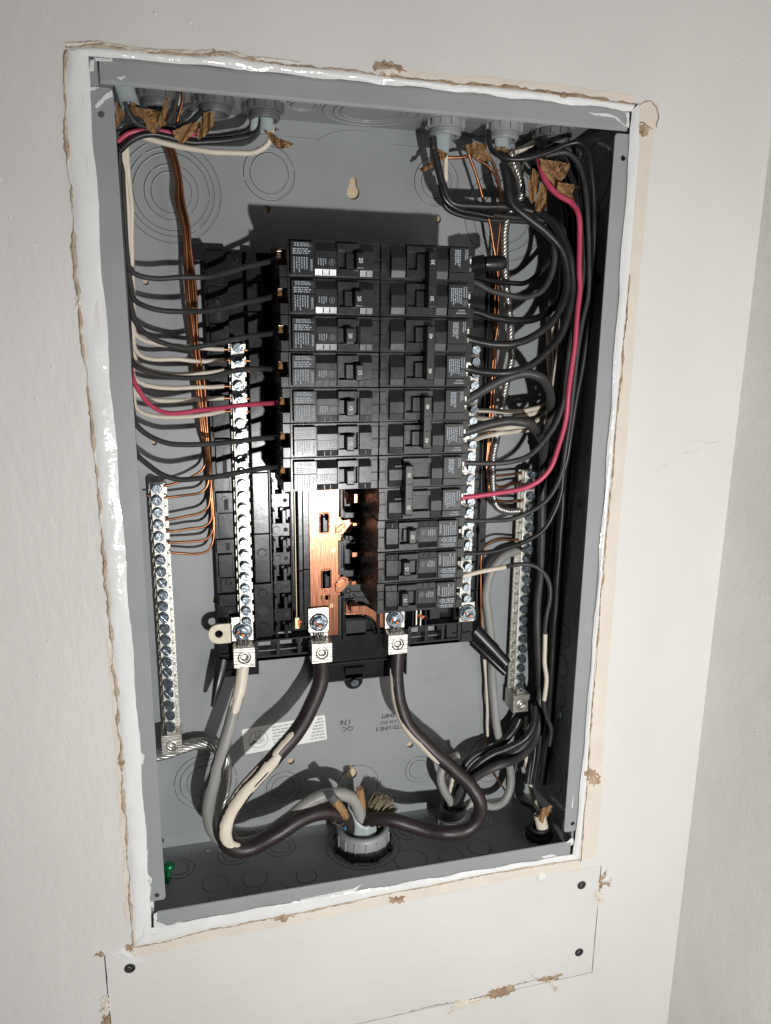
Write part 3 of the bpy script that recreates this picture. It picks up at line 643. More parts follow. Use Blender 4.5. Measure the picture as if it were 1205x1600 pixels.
# right copper bus, lobes, folded stabs and black insulators, measured from the photograph at their depths
def CP(cx, cy, y): return P(438 + cx / 3.509, 734 + cy / 3.509, y)
def cpoly(pts, y): return [(q.x, q.z) for q in (CP(a_, b_, y) for a_, b_ in pts)]
part('insulator_back', PANR, (171.6, 198, 88.5, 90.5, 222, 522), bevel=.2)
arm = cpoly([(358, 722), (384, 768), (432, 770), (440, 744), (470, 746), (520, 776), (576, 786), (576, 866), (530, 866), (522, 832), (492, 802), (450, 790), (358, 792)], BY)
mb = MB(); mb.prism(arm[::-1], 'y', BY, BY + 2.5); bus2 = mb.build('bus_bar', COPPER, ia, bevel=.4)
mb = MB(); q = [CP(a_, b_, BY - .1) for a_, b_ in ((360, 792), (450, 790), (492, 802), (522, 832), (530, 864))]; mb.tube(smooth_path(q, 2), .5, 6); mb.build('rolled_edge', COPPER, bus2)
for pl in ([(300, 300), (322, 262), (345, 276), (380, 270), (402, 292), (372, 318), (345, 352), (318, 362), (300, 352)], [(300, 625), (322, 590), (350, 580), (385, 600), (372, 630), (340, 668), (318, 675), (300, 668)], [(300, -20), (322, -60), (345, -48), (380, -54), (402, -32), (372, -6), (345, 28), (318, 38), (300, 28)]):
    m2 = MB(); m2.prism(cpoly(pl, BY)[::-1], 'y', BY - .35, BY + 2.4); m2.build('bus_lobe', COPPER, bus, bevel=.5)
for (c0, c1, r0, r1, y0, y1) in ((398, 442, 290, 308, 68, 80), (394, 442, 452, 478, 67, 80), (484, 518, 452, 463, 60, 70), (388, 438, 610, 630, 68, 80), (403, 441, 132, 182, 66, 80), (386, 436, 748, 784, 70, 80), (430, 462, 286, 300, 62, 70), (432, 470, 604, 622, 62, 70), (442, 470, 446, 470, 64, 72)):
    A_, B_ = CP(c0, r0, y0), CP(c1, r1, y0); m2 = MB(); m2.box(A_.x, B_.x, y0, y1, B_.z, A_.z); m2.build('stab', COPPER, bus, bevel=.5)
for pl, ys_ in (([(358, 116), (402, 140), (402, 180), (362, 192)], (76, 72, 72, 76)), ([(445, 130), (478, 176), (500, 150), (470, 118)], (70, 64, 64, 70)), ([(440, 300), (470, 300), (520, 340), (500, 380), (470, 340)], (74, 66, 60, 62, 70)), ([(438, 620), (475, 618), (524, 660), (510, 700), (470, 660)], (74, 66, 60, 62, 70)), ([(355, 330), (395, 300), (400, 318), (372, 352)], (79, 74, 75, 79))):
    q = [CP(a_[0], a_[1], y_) for a_, y_ in zip(pl, ys_)]; n_ = len(q); m2 = MB(); m2.add(q + [v + Vector((0, 1.4, 0)) for v in q], [list(range(n_)), list(range(n_, 2 * n_))[::-1]] + [(i, n_ + i, n_ + (i + 1) % n_, (i + 1) % n_) for i in range(n_)]); m2.build('stab_fold', COPPER, bus, bevel=.25)
def rib(pts, y=74.5, r=.55): MB().tube([CP(a_, b_, y) for a_, b_ in pts], r, 6).build('insulator_rib', PAN, ia)
rib([(350, 105), (350, 222), (360, 234), (428, 234)]); rib([(372, 400), (352, 418), (350, 540), (358, 550), (432, 550)]); rib([(412, 388), (428, 388)]); rib([(376, 708), (352, 728), (350, 912)], 74.5, .7); rib([(412, 700), (468, 700)])
rib([(322, 395), (322, 470), (326, 560)], 77, .5); rib([(338, 395), (338, 470), (336, 540)], 76.5, .4); rib([(352, 822), (470, 822), (498, 838), (514, 866), (516, 905), (600, 905)], 75, .8)
for c_ in ((396, 388), (396, 698)):
    o_ = CP(*c_, 74.5); MB().ring(o_, (0, -1, 0), 2.3, .6, 20, 6).build('insulator_ring', PAN, ia)
def cbox(c0, c1, r0, r1, y0, y1, m=PANR):
    A_, B_ = CP(c0, r0, y0), CP(c1, r1, y0); MB().box(A_.x, B_.x, y0, y1, B_.z, A_.z).build('insulator', m, ia, bevel=.3)
for b_ in ((318, 350, 100, 262, 78, 89), (350, 430, 228, 262, 77, 89), (320, 350, 390, 575, 76.5, 89), (344, 432, 545, 582, 77, 89), (318, 352, 690, 912, 77, 89), (358, 470, 828, 905, 80, 89), (358, 430, 362, 386, 80, 89)): cbox(*b_)
part('insulator_wall', PANR, (171.0, 173, 75.5, 90, 200, 240))
# lower housing with screw tab
part('lower_housing', PAN, (152, 232, 80, 95.3, 176, 203), (152, 232, 84, 95.4, 157, 175), (171.5, 173.6, 74, 92, 199, 238), (173.6, 205, 84, 94, 203, 224), (203.5, 205.8, 75, 92, 199, 222), (174, 203, 80, 90, 215, 217.5))
part('housing_rib', PANR, (152, 232, 78, 82, 174.4, 176), (152, 153.4, 78, 93, 150, 203), (231, 232.6, 78, 93, 158, 203), (155, 230, 83, 92, 155.5, 157.2), (140, 152, 80, 92, 199, 203))
mb = MB(); q = P(553, 1062, 84); mb.prism([(q.x - 8.6, q.z + 9), (q.x + 8.6, q.z + 9), (q.x + 8.6, q.z - 1)] + [(q.x + 8.6 * math.cos(a), q.z - 1 + 8.6 * math.sin(a)) for a in [-i * math.pi / 8 for i in range(1, 8)]] + [(q.x - 8.6, q.z - 1)], 'y', 84, 95); mb.box(q.x - 8.9, q.x + 8.9, 79, 92, q.z + 7.5, q.z + 14); mb.build('screw_tab', PAN, ia, bevel=.5)
def screw_mesh(r=3.8, h=6.0, slot=.55, cross=True):
    m = MB(); m.lathe([(r, 0), (r, h - .5), (r - .35, h - .15)], (0, 0, 0), n=18)
    for k in range(4):
        a0 = k * math.pi / 2; pts = []
        for i in range(6):
            a = a0 + math.pi / 2 * i / 5; pts.append(((r - .4) * math.cos(a), (r - .4) * math.sin(a)))
        c0 = (math.cos(a0 + math.pi / 4) * slot * 1.3, math.sin(a0 + math.pi / 4) * slot * 1.3)
        pl = [(c0[0] + .82 * p[0] * (1 if True else 0), c0[1] + .82 * p[1]) for p in pts]
        m.prism([c0] + pl, 'y', -h - .55, -h + .2)
    return m
def place(meshobj, name, loc, parent, rot=None, first=[None]):
    o = bpy.data.objects.new(name, meshobj); col.objects.link(o); o.parent = parent; loc = Vector(loc)
    o.location = (loc - Vector(parent['_o'])) * MM; o['_o'] = tuple(loc)
    o.rotation_euler = (0, random.uniform(0, 6.28) if rot is None else rot, 0); return o
def mesh_of(mb, name, m):
    o = mb.build(name, m, None, org=(0, 0, 0)); me = o.data; bpy.data.objects.remove(o); return me
SCR = mesh_of(screw_mesh(), 'screw', ZINC)
SCR2 = mesh_of(screw_mesh(3.5, 3.0, .6), 'screw', ZINC)
place(SCR2, 'screw', (q.x, 82, q.z - 1), ia)
# window rails left and right of the housing, feet
def rail(x0, x1, zt, zbm, cells, slope=0):
    mb = MB(); mb.box(x0, x1, 76, 88, zt - 1.6, zt); mb.box(x0, x1, 76, 90, zbm, zbm + 3); mb.box(x0, x1, 76, 78, zbm, zbm + 4.5)
    for i in range(cells + 1):
        x = x0 + (x1 - x0) * i / cells; mb.box(x - 1.6, x + 1.6, 76.2, 88, zbm + .5, zt - .3)
    return mb.build('window_rail', PANR, ia, bevel=.3)
rail(96, 152, 205, 186, 3); rail(234, 282, 206, 186, 3)
part('corner_block', PAN, (64, 98, 80, 93, 172, 206), (270, 296, 78, 93, 185, 205.5)); part('corner_rib', PANR, (276, 294, 76.4, 79, 194, 195.2), (284, 285, 76.4, 79, 186, 205), (66, 92, 77, 81, 193, 194.4), (66, 92, 77, 81, 178, 179))
mb = MB()
for i, (y0, y1) in enumerate(((72, 78), (80, 86))): pass
def foot(pts, rr, sq):
    mb = MB(); p3 = [P(*q) for q in pts]; path = smooth_path(p3, 3); n = len(path); mb.tube(path, [rr[0] + (rr[1] - rr[0]) * i / (n - 1) for i in range(n)], 10, sq); return mb.build('support_foot', PANR, ia)
foot([(742, 985, 80), (768, 1012, 72), (792, 1038, 64)], (7.0, 5.5), .55); foot([(738, 1002, 84), (765, 1028, 74), (790, 1052, 66)], (4.5, 3.4), .8)
foot([(349, 1030, 80), (340, 1070, 72), (332, 1104, 68)], (7.0, 1.6), .7)
# cream mounting tab with hole
p = P(342, 991, 70); mb = MB(); plate([(p.x + 10, p.z + 8.8), (p.x, p.z + 8.8)] + [(p.x + 8.8 * math.cos(a), p.z + 8.8 * math.sin(a)) for a in [math.pi / 2 + i * math.pi / 10 for i in range(1, 10)]] + [(p.x, p.z - 8.8), (p.x + 10, p.z - 8.8)], [circ(p.x, p.z, 3.3, 14)], 70, 73, mb); mb.build('mounting_tab', CREAMM, ia, bevel=.4)
# neutral bars
def nbar(xc, ztop, zbot, y, nscr, name_, parent, side=0, zs=None, wb=10.5):
    mb = MB(); mb.box(xc - wb / 2, xc + wb / 2, y, y + 10, zbot, ztop)
    pitch = (ztop - zbot - 6) / (nscr - 1)
    bar = mb.build(name_, ALU, parent, bevel=.35)
    m2 = MB()
    for k in range(nscr):
        z = ztop - 3 - k * pitch
        for s in (-1, 1): m2.box(xc + s * (wb / 2 + .6) - .6, xc + s * (wb / 2 + .6) + .6, y + 4.2, y + 9, z - pitch * .30, z + pitch * .30)
    m2.build('wire_slot_lip', ALU, bar)
    for k in range(nscr):
        z = ztop - 3 - k * pitch; place(SCR, 'screw', (xc + random.uniform(-.3, .3), y - .2 + random.uniform(-.6, 2.2), z), bar)
    return bar
nl = nbar(88.0, 455, 223, 71.5, 24, 'neutral_bar', ia)
nr = nbar(284.6, 455, 229, 71.5, 23, 'neutral_bar', ia)
part('bar_carrier', PAN, (278, 292, 82, 92, 205, 524), (291, 300, 84, 93, 215, 524)); part('carrier_rib', PANR, (299, 300.5, 80, 93, 215, 520), (292, 300, 81, 84, 260, 261), (292, 300, 81, 84, 300, 301), (292, 300, 81, 84, 345, 346), (292, 300, 81, 84, 390, 391), (292, 300, 81, 84, 232, 233))
for (z0, z1, a) in ((300, 312, 1), (345, 352, 0), (262, 275, 1), (330, 338, 0), (380, 392, 1), (410, 420, 0), (430, 444, 1)): part('carrier_block', PAN, (291.5, 298, 81.5, 85, z0, z1))
# lugs
def hexpts(c, r, y, a0=.2): return [(c.x + r * math.cos(a0 + i * math.pi / 3), c.z + r * math.sin(a0 + i * math.pi / 3)) for i in range(6)]
def stud(u, v, y, pw=9.2, ph=13):
    c = P(u, v, y); mb = MB(); mb.box(c.x - pw, c.x + pw, y, y + 3, c.z - 9, c.z + ph); pl = mb.build('lug_plate', ALU, ia, bevel=.4)
    mb = MB(); mb.lathe([(8.3, 0), (8.3, .9), (7.3, 1.6)], (c.x, y, c.z), n=24); mb.prism(hexpts(c, 6.6, y), 'y', y - 6.2, y - 1.4); mb.lathe([(4.4, 5), (4.3, 6.6), (3.4, 7.0), (2.4, 6.4)], (c.x, y, c.z), n=20); mb.build('flange_nut', ZINC, pl, bevel=.4)
    mb = MB(); mb.lathe([(2.2, 5), (2.2, 9.4), (1.6, 10)], (c.x, y, c.z), n=14); mb.build('stud_bolt', ZINC, pl)
    mb = MB(); mb.prism([(c.x - 1.7, c.z - .6), (c.x - .3, c.z - 1.2), (c.x + .9, c.z - .2), (c.x + .5, c.z + 1.0), (c.x - .7, c.z + 1.5), (c.x - 1.6, c.z + .8)], 'y', y - 10.25, y - 9.9); mb.build('orange_mark', ORANGE, pl)
    mb = MB(); mb.prism([(c.x - 4.4, c.z + 1.2), (c.x - 2.9, c.z + .9), (c.x - 2.7, c.z + 2.8), (c.x - 3.6, c.z + 3.4)], 'y', y - 7.2, y - 6.5); mb.build('orange_mark', ORANGE, pl)
    return c
def lug(u, v, yf):
    c = P(u, v, yf); h = 9.0; mb = MB()
    outer = [(c.x - h, c.z - h), (c.x + h, c.z - h), (c.x + h, c.z + h), (c.x - h, c.z + h)]
    plate(outer, [circ(c.x, c.z, 5.6, 22)], yf, yf + 20, mb); o = mb.build('lug_block', ALU, ia, bevel=.35)
    mb = MB(); mb.ring((c.x, yf + .1, c.z), (0, -1, 0), 5.6, .35, 24, 6); mb.lathe([(5.4, -6), (5.4, -.8), (4.4, -.3), (2.6, -.5), (2.4, -3.5)], (c.x, yf, c.z), n=22); mb.build('lug_screw', ALU, o)
    mb = MB()
    for i in range(5): mb.tube([Vector((c.x - 4 + 2 * i, yf + 8, c.z + h - 1)), Vector((c.x - 4.2 + 2.1 * i, yf + 6.5 + (i % 2), c.z + h + 4.5))], .9, 7)
    mb.build('strand_end', ALUS, o)
    return c
stud(379, 986, 74); stud(498, 972, 74); stud(617, 967, 74); stud(730, 957, 74, 7.5, 10)
LG = [lug(382, 1028, 62.5), lug(503.5, 1021, 62.5), lug(622, 1007, 62.5)]
part('lug_arm', ALU, (LG[0].x - 8, LG[0].x + 8, 77.2, 81, LG[0].z, LG[0].z + 22), (LG[1].x - 8, LG[1].x + 8, 77.2, 81, LG[1].z, LG[1].z + 22), (LG[2].x - 8, LG[2].x + 8, 77.2, 81, LG[2].z, LG[2].z + 22))
# small items at the foot of the right column
part('post', PAN, (252, 262, 74, 90, 212, 236), (235, 236.4, 72, 90, 206, 240), (247, 248.4, 72, 90, 206, 238)); mb = MB(); mb.lathe([(4.6, 0), (4.2, .8)], (257, 74, 226), n=18); mb.build('moulded_stud', PAN, ia)
part('sensor_clip', ALU, (237.5, 239.2, 70, 84, 209, 226), (241.5, 243, 70, 84, 208, 228), (245, 248, 80, 86, 222, 234)); mb = MB()
for i in range(9): a = random.uniform(0, 6.28); r = random.uniform(.5, 4); mb.box(240 + r * math.cos(a), 240 + r * math.cos(a) + 2, 69.4, 69.9, 217 + r * math.sin(a) * .7, 218 + r * math.sin(a) * .7)
mb.build('orange_mark', ORANGE, ia)

# ================================================================== BREAKERS
def dashes(mb, x0, x1, z0, z1, vert, rows, y, rnd, th=.55):
    for i in range(rows):
        t = (i + .5) / rows; s = 0.0
        end = rnd.uniform(.72, 1.0)
        while s < end:
            l = rnd.uniform(.05, .16); e = min(end, s + l)
            if vert: xc = x0 + (x1 - x0) * t; mb.add([(xc - th / 2, y, z1 - (z1 - z0) * s), (xc + th / 2, y, z1 - (z1 - z0) * s), (xc + th / 2, y, z1 - (z1 - z0) * e), (xc - th / 2, y, z1 - (z1 - z0) * e)], [(0, 3, 2, 1)])
            else: zc = z1 - (z1 - z0) * t; mb.add([(x0 + (x1 - x0) * s, y, zc - th / 2), (x0 + (x1 - x0) * e, y, zc - th / 2), (x0 + (x1 - x0) * e, y, zc + th / 2), (x0 + (x1 - x0) * s, y, zc + th / 2)], [(0, 1, 2, 3)])
            s = e + rnd.uniform(.025, .06)
def hump(mb, x0, x1, zt, zb, y, top=5.5, bot=4.5, inset=0):     # raised block whose upper and lower ends slope back to the rim
    mb.prism([(0, zt), (y, zt - top), (y, zb + bot), (y + .5, zb + bot - .1), (y + .5 + bot * .21, zb), (1, zb), (1, zt)], 'x', x0, x1)
GAP = .25
RY = -4.6
def single_body():
    m = MB(); t = -GAP; b = -25.4 + GAP
    m.box(5.6, 71.6, 0, 62, b, t)
    m.box(0, 5.6, 0, 40, -7.2, t); m.box(0, 5.6, 0, 40, b, -17.6); m.box(0.5, 5.6, 34, 62, b, t)
    m.box(66, 71.4, -.8, 1, -12, -3); m.box(66, 71.4, -.8, 1, -19, -12.6)
    return m
def single_front():
    m = MB()
    m.box(7.6, 23.6, RY, 1, -11.4, -2.2); m.box(7.6, 23.6, RY, 1, -24.0, -11.7)      # nameplate faces
    hump(m, 24.4, 39.6, -1.8, -24.2, RY + .3, 6.0, 4.6); m.box(25.2, 39, RY, 1, -18.6, -12.2)
    m.box(40, 55.6, RY, 1, -7.0, -2.4); m.box(40, 55.6, RY, 1, -24, -19.4); m.box(40, 41, RY, 1, -19.4, -7.0); m.box(54.8, 55.6, RY, 1, -19.4, -7)
    hump(m, 56.2, 65.6, -1.8, -24.2, RY, 5.6, 4.6)
    m.box(23.6, 24.4, RY + 1, 1, -23.6, -2.6); m.box(39.6, 40, RY + 1, 1, -23.6, -2.6)
    return m
def handle_mb():
    m = MB(); m.prism([(6.0, -19.3), (-11.0, -19.9), (-11.6, -19.2), (-11.6, -8.9), (-11.0, -8.2), (6.0, -7.8)], 'x', 0, 5.6); m.prism([(0, -18.8), (-4, -18.8), (-4, -8.5), (0, -8.5)], 'x', -6, 8.5); return m
def make_single(label):
    r = thing('circuit_breaker', (0, 0, 0), label, 'circuit breaker', 'single-pole breakers in the panel')
    single_body().build('body', BLACK, r, bevel=.3); single_front().build('front_face', BLACK2, r, bevel=.25)
    m = MB(); rnd = random.Random(3); y = RY - .06
    dashes(m, 10, 22.5, -5.6, -2.8, False, 3, y, rnd, .5); dashes(m, 9, 23, -10.6, -6.4, False, 3, y, rnd, .8)
    dashes(m, 9, 19.6, -23, -12.4, True, 6, y, rnd, .8); m.text('SIEMENS', 2.1, (21.8, y, -17.5), -ez, ex, .0, fat=.04)
    dashes(m, 26, 32.6, -18, -12.8, True, 4, y, rnd, .7); m.text('UL', 1.7, (36, y, -15.2), -ez, ex, 0, fat=.02); m.ring((36, y, -15.2), (0, -1, 0), 1.9, .16, 18, 4)
    m.build('printed_label', PRINT, r)
    for x0 in (29.6, 34.2, 60.6): MB().box(x0, x0 + .5, RY + .3, RY + 2, -23.6, -20.4).build('tag_ridge', BLACK, r)
    h = handle_mb().build('handle', HANDLE, r, bevel=.5)
    m = MB(); m.text('20', 3.9, (2.9, -11.75, -14), -ez * .92, ex, .0, fat=.05); m.build('rating_number', NUM, h)
    m = MB(); m.box(.8, 5.4, 18, 33, -17.2, -7.6); m.lathe([(3.4, 0), (3.2, 1)], (3.2, 18, -12.4), n=14); lg_ = m.build('terminal_lug', BRASS, r)
    m = MB(); m.box(.2, 3.2, 12.5, 14.5, -7.4, -6.2); m.box(0, 1.4, 4, 9, -18.8, -17.6); m.build('lug_spring', ALU, r)
    return r
NM = {}
def num_mesh(t):
    if t not in NM:
        m = MB(); m.text(t, 3.9, (2.9, -11.75, -14), -ez * .92, ex, 0, fat=.05); NM[t] = mesh_of(m, 'rating_number', NUM)
    return NM[t]
def setup(b, num, hx):
    for ch in b.children:
        if ch.name.startswith('handle'):
            ch.location.x = hx * MM
            for g in ch.children: g.data = num_mesh(num)
proto = make_single('black 20 amp breaker at the very top of the left column')
spec = [('20', 52.3), ('20', 51.0), ('20', 44.6), ('15', 52.2), ('15', 45), ('15', 45), ('15', 45.4)]
lab = ['black 20 amp breaker at the top of the left column, pale tag at its foot',
       'black 20 amp breaker second from the top of the left column', 'black 20 amp breaker third down the left column, above the one marked 15',
       'black 15 amp breaker fourth down the left column, its handle thrown to the right', 'black 15 amp breaker fifth down the left column, fed by the red wire',
       'black 15 amp breaker sixth down the left column, second from its bottom', 'bottom breaker of the left column, shining in the glare above the bare copper']
singles = []
for k in range(7):
    b = proto if k == 0 else copy_thing(proto)
    b.location = Vector((XL + random.uniform(-.35, .35), YB + random.uniform(-.3, .3), ZB - k * PI1)) * MM; b.rotation_euler = (random.uniform(-.006, .006), 0, random.uniform(-.008, .008)); b['label'] = lab[k]; setup(b, *spec[k]); singles.append(b)
labr = ['black 20 amp single breaker on the right, just under the lowest handle tie', 'black 15 amp single breaker second from the bottom of the right column', 'black 15 amp single breaker at the very bottom of the right column']
for k, (n_, hx) in enumerate((('20', 43.6), ('15', 48.0), ('15', 48.6))):
    b = copy_thing(proto); b.location = Vector((XR + random.uniform(-.3, .3), YB + random.uniform(-.3, .3), ZB - (8 + k + 1) * PI1)) * MM; b.rotation_euler = (random.uniform(-.005, .005), math.pi, random.uniform(-.008, .008)); b['label'] = labr[k]; setup(b, n_, hx)
# two-pole breakers
def make_double(label, tie_x, num):
    r = thing('double_breaker', (0, 0, 0), label, 'circuit breaker', 'two-pole breakers in the right column')
    m = MB(); f = MB(); pr = MB(); rnd = random.Random(5); y = RY - .06
    for k in range(2):
        o = -25.4 * k; t = o - GAP * (1 if k == 0 else .2); b = o - 25.4 + GAP * (1 if k == 1 else .2)
        m.box(0, 66, 0, 62, b, t); m.box(66, 71.6, 0, 40, o - 7.0, t); m.box(66, 71.6, 0, 40, b, o - 17.8); m.box(66, 71, 34, 62, b, t)
        m.box(.2, 5.4, -.8, 1, o - 12, o - 3); m.box(.2, 5.4, -.8, 1, o - 19, o - 12.6)
        hump(f, 7.0, 17.6, o - 1.6, o - 24.0, RY, 9.0, 5.2)
        f.box(18.2, 40.2, RY, 1, o - 6.0, o - 2.2); f.box(18.2, 40.2, RY, 1, o - 23.8, o - 18.2); f.box(18.2, 19.4, RY, 1, o - 18.2, o - 6)
        hump(f, 40.8, 49.6, o - 1.6, o - 24, RY, 9.0, 5.6)
        f.box(50.2, 65.6, RY - .6, 1, o - 18.6, o - 2.0); f.box(50.2, 65.6, RY, 1, o - 24.0, o - 18.9)
        yy = RY - .68
        if k == 0:
            dashes(pr, 54, 58.6, o - 15.5, o - 3.5, True, 4, yy, rnd, .8); dashes(pr, 61.6, 64.4, o - 12, o - 3.2, True, 2, yy, rnd, .8)
        else:
            dashes(pr, 51.6, 60.6, o - 17, o - 4.5, True, 6, yy, rnd, .85); dashes(pr, 61, 64.8, o - 11.6, o - 3.5, True, 2, yy, rnd, .85); pr.text('UL', 1.7, (62.8, yy, o - 14.8), ez, -ex, 0, fat=.02); pr.ring((62.8, yy, o - 14.8), (0, -1, 0), 1.9, .16, 18, 4)
            pr.text('SIEMENS', 1.5, (60.6, y, o - 20.2), -ex, -ez, 0, fat=.03); dashes(pr, 56.5, 64.6, o - 23.2, o - 21.2, False, 1, y, rnd, .9)
        pr.ring((45.2, RY + 1.3, o - 20.6), (0, -1, 0), 1.4, .14, 4, 4); 
    m.build('body', BLACK, r, bevel=.3); f.build('front_face', BLACK2, r, bevel=.25); pr.build('printed_label', PRINT, r)
    h = MB()
    h.prism([(6, -44.6), (-12.4, -44.9), (-13.2, -44.2), (-13.2, -6.4), (-12.4, -5.8), (6, -6.2)], 'x', tie_x, tie_x + 6.2)
    for k in range(2): h.box(tie_x - 6, tie_x + 8, -3.6, 0, -18 - 25.4 * k, -7 - 25.4 * k)
    ho = h.build('handle_tie', HANDLE, r, bevel=.6)
    n_ = MB()
    for z in (-13.6, -38.4): n_.text(num, 3.9, (tie_x + 3.0, -13.35, z), ez * .92, -ex, 0, fat=.05)
    n_.build('rating_number', NUM, ho)
    n_ = MB()
    for z in (-20.6, -31.5): n_.box(tie_x + 1.2, tie_x + 5.8, -13.3, -13.0, z - .4, z + .4)
    n_.build('window_edge', INK, ho)
    for k in range(2):
        o = -25.4 * k; q = MB(); q.box(66.4, 71.2, 18, 33, o - 17.4, o - 7.4); q.lathe([(3.4, 0), (3.2, 1)], (68.6, 18, o - 12.4), n=14); q.build('terminal_lug', BRASS, r)
        q = MB(); q.box(68.5, 71.8, 8, 11, o - 11.2, o - 7.6); q.box(68.5, 71.8, 8, 11, o - 18.4, o - 14.6); q.build('lug_spring', ALU, r)
    return r
dl = ['black two-pole 30 amp breaker at the top of the right column', 'black two-pole 40 amp breaker second down the right column', 'black two-pole 40 amp breaker third down the right column, level with the cream neutral wires', 'black two-pole 30 amp breaker, lowest of the tied pairs, handle set nearer the middle']
for k, (tx, n_) in enumerate(((32, '30'), (31.8, '40'), (30.6, '40'), (17.4, '30'))):
    b = make_double(dl[k], tx, n_); b.location = Vector((XB + random.uniform(.1, .5), YB + random.uniform(-.3, .3), ZB - 2 * k * PI1)) * MM; b.rotation_euler = (random.uniform(-.004, .004), 0, random.uniform(-.008, .008))

# ================================================================== GROUND BARS
def gbar(xc, y, label):
    t = thing('ground_bar', (xc, D, 130), label, 'ground bar', 'grounding bars at the two sides of the box')
    mb = MB(); mb.box(xc - 7.2, xc + 7.2, y + 9, y + 11, 128, 345); mb.box(xc - 5, xc + 5, y + 11, D, 150, 160); mb.box(xc - 5, xc + 5, y + 11, D, 320, 330); mb.build('mounting_strip', ALU, t)
    nbar(xc, 345, 131, y, 22, 'bar', t, wb=10)
    mb = MB(); zc = 119; yy = y - 8
    plate([(xc - 8.4, zc - 9), (xc + 8.4, zc - 9), (xc + 8.4, zc + 9), (xc - 8.4, zc + 9)], [circ(xc, zc - 1, 5, 20)], yy, y + 12, mb); mb.box(xc - 3.6, xc + 3.6, yy + 3, y + 6, zc + 9, zc + 15); o = mb.build('lug_block', ALU, t, bevel=.35)
    mb = MB(); mb.ring((xc, yy + .1, zc - 1), (0, -1, 0), 5.0, .35, 22, 6); mb.lathe([(4.8, -6), (4.8, -.8), (4, -.3), (2.4, -.5), (2.2, -3)], (xc, yy, zc - 1), n=20); mb.build('lug_screw', ALU, o)
    return t
gbar(21.5, 78, 'left grounding bar, a bright metal strip of screws beside the left flange')
gbar(346.0, 78, 'right grounding bar, a bright metal strip of screws near the dark right wall')

# ================================================================== WIRES
def wander(path, amp, seed):
    n1, n2, n3 = VN(seed, 22), VN(seed + 1, 22), VN(seed + 2, 9); out = []; s = 0.0; L_ = len(path)
    for i, p in enumerate(path):
        if i: s += (p - path[i - 1]).length
        f = min(1, i / 4, (L_ - 1 - i) / 4); out.append(p + Vector((n1(s), n2(s) * .6, n3(s) * .5 + n1(s + 400))) * amp * f)
    return out
def wire(name, label, m, wpx, pts, cat='wire', group=None, n=9, step=2.5, squash=None, jit=0):
    p3 = pxpath(pts); mid = p3[len(p3) // 2]; r = wpx / 2 * pxmm(mid)
    path = wander(smooth_path(p3, step), .45 if r > .9 else .2, len(label) * 7 + int(abs(p3[0].z) * 10))
    mb = MB(); mb.tube(path, r, n, squash); o = mb.build(name, m, None, org=p3[0]); tag(o, label, cat, group); return o, path, r
GL = 'wires that loop in from the left flange'; GW = 'cream neutral wires on the left'; GC = 'bare copper ground wires on the left'; GR = 'black wires bundled down the right side'
# left hot wires
TOPL = lambda du, y: [(186 + du, 246, y), (190 + du, 300), (196 + du, 360)]
LW = [
 ('black wire looping to the topmost breaker of the left column', [(190, 240, 66), (193, 300), (197, 370), (204, 422, 60), (217, 431), (245, 435.5), (273, 434), (319, 434, 58), (352, 427.4), (384.5, 417), (410, 411.5, 38), (428, 408, 32), (440, 406, 30)]),
 ('black wire looping to the second breaker of the left column', [(189, 244, 70), (192, 310), (198, 400), (205, 452, 66), (210, 469), (226, 478.5), (254, 485.5), (289, 486.6, 60), (319, 485.5), (352, 481), (384.5, 472.7), (410, 467.5, 38), (428, 463, 32), (440, 462, 30)]),
 ('black wire dipping steeply to the third breaker of the left column', [(193, 330, 74), (199, 420), (207, 485, 66), (217, 508.7), (238, 527), (268, 540), (296, 544.7, 58), (324, 540), (356, 532), (389, 526), (412, 524, 38), (430, 521, 32), (442, 520, 30)]),
 ('black wire crossing the cream wires to the fourth breaker on the left', [(196, 420, 70), (203, 520), (206, 560, 64), (212, 571.4), (231, 582), (261, 589), (296, 591.6, 56), (329, 589), (357, 582), (380, 577), (412, 576, 38), (432, 576, 32), (442, 576, 30)]),
 ('red wire looping to the fifth breaker of the left column', [(199, 520, 70), (205, 575), (209, 596, 62), (216, 609), (231, 629.5), (254, 643.5), (278, 645.8), (310, 641, 52), (352, 636.5), (389, 633), (418, 630, 36), (440, 629, 30)]),
 ('black wire looping to the sixth breaker of the left column', [(203, 600, 72), (208, 645), (213.7, 664, 64), (231, 679.5), (257, 692), (285, 695.7), (329, 694, 54), (366, 691), (396, 686.4), (420, 684, 38), (442, 682, 30)]),
 ('lowest black wire of the left side, running to the bottom left breaker', [(206, 660, 74), (211, 702), (217, 714, 64), (230, 726), (251, 740), (279, 748), (307, 748, 54), (339, 744.6), (377, 737.6), (404.5, 733), (428, 730, 36), (446, 728, 30)])]
for i, (lb, pts) in enumerate(LW): wire('wire', lb, WRED if 'red wire' in lb else WBLK2, 7.6 if 'red wire' in lb else 8.4, pts, group=GL)
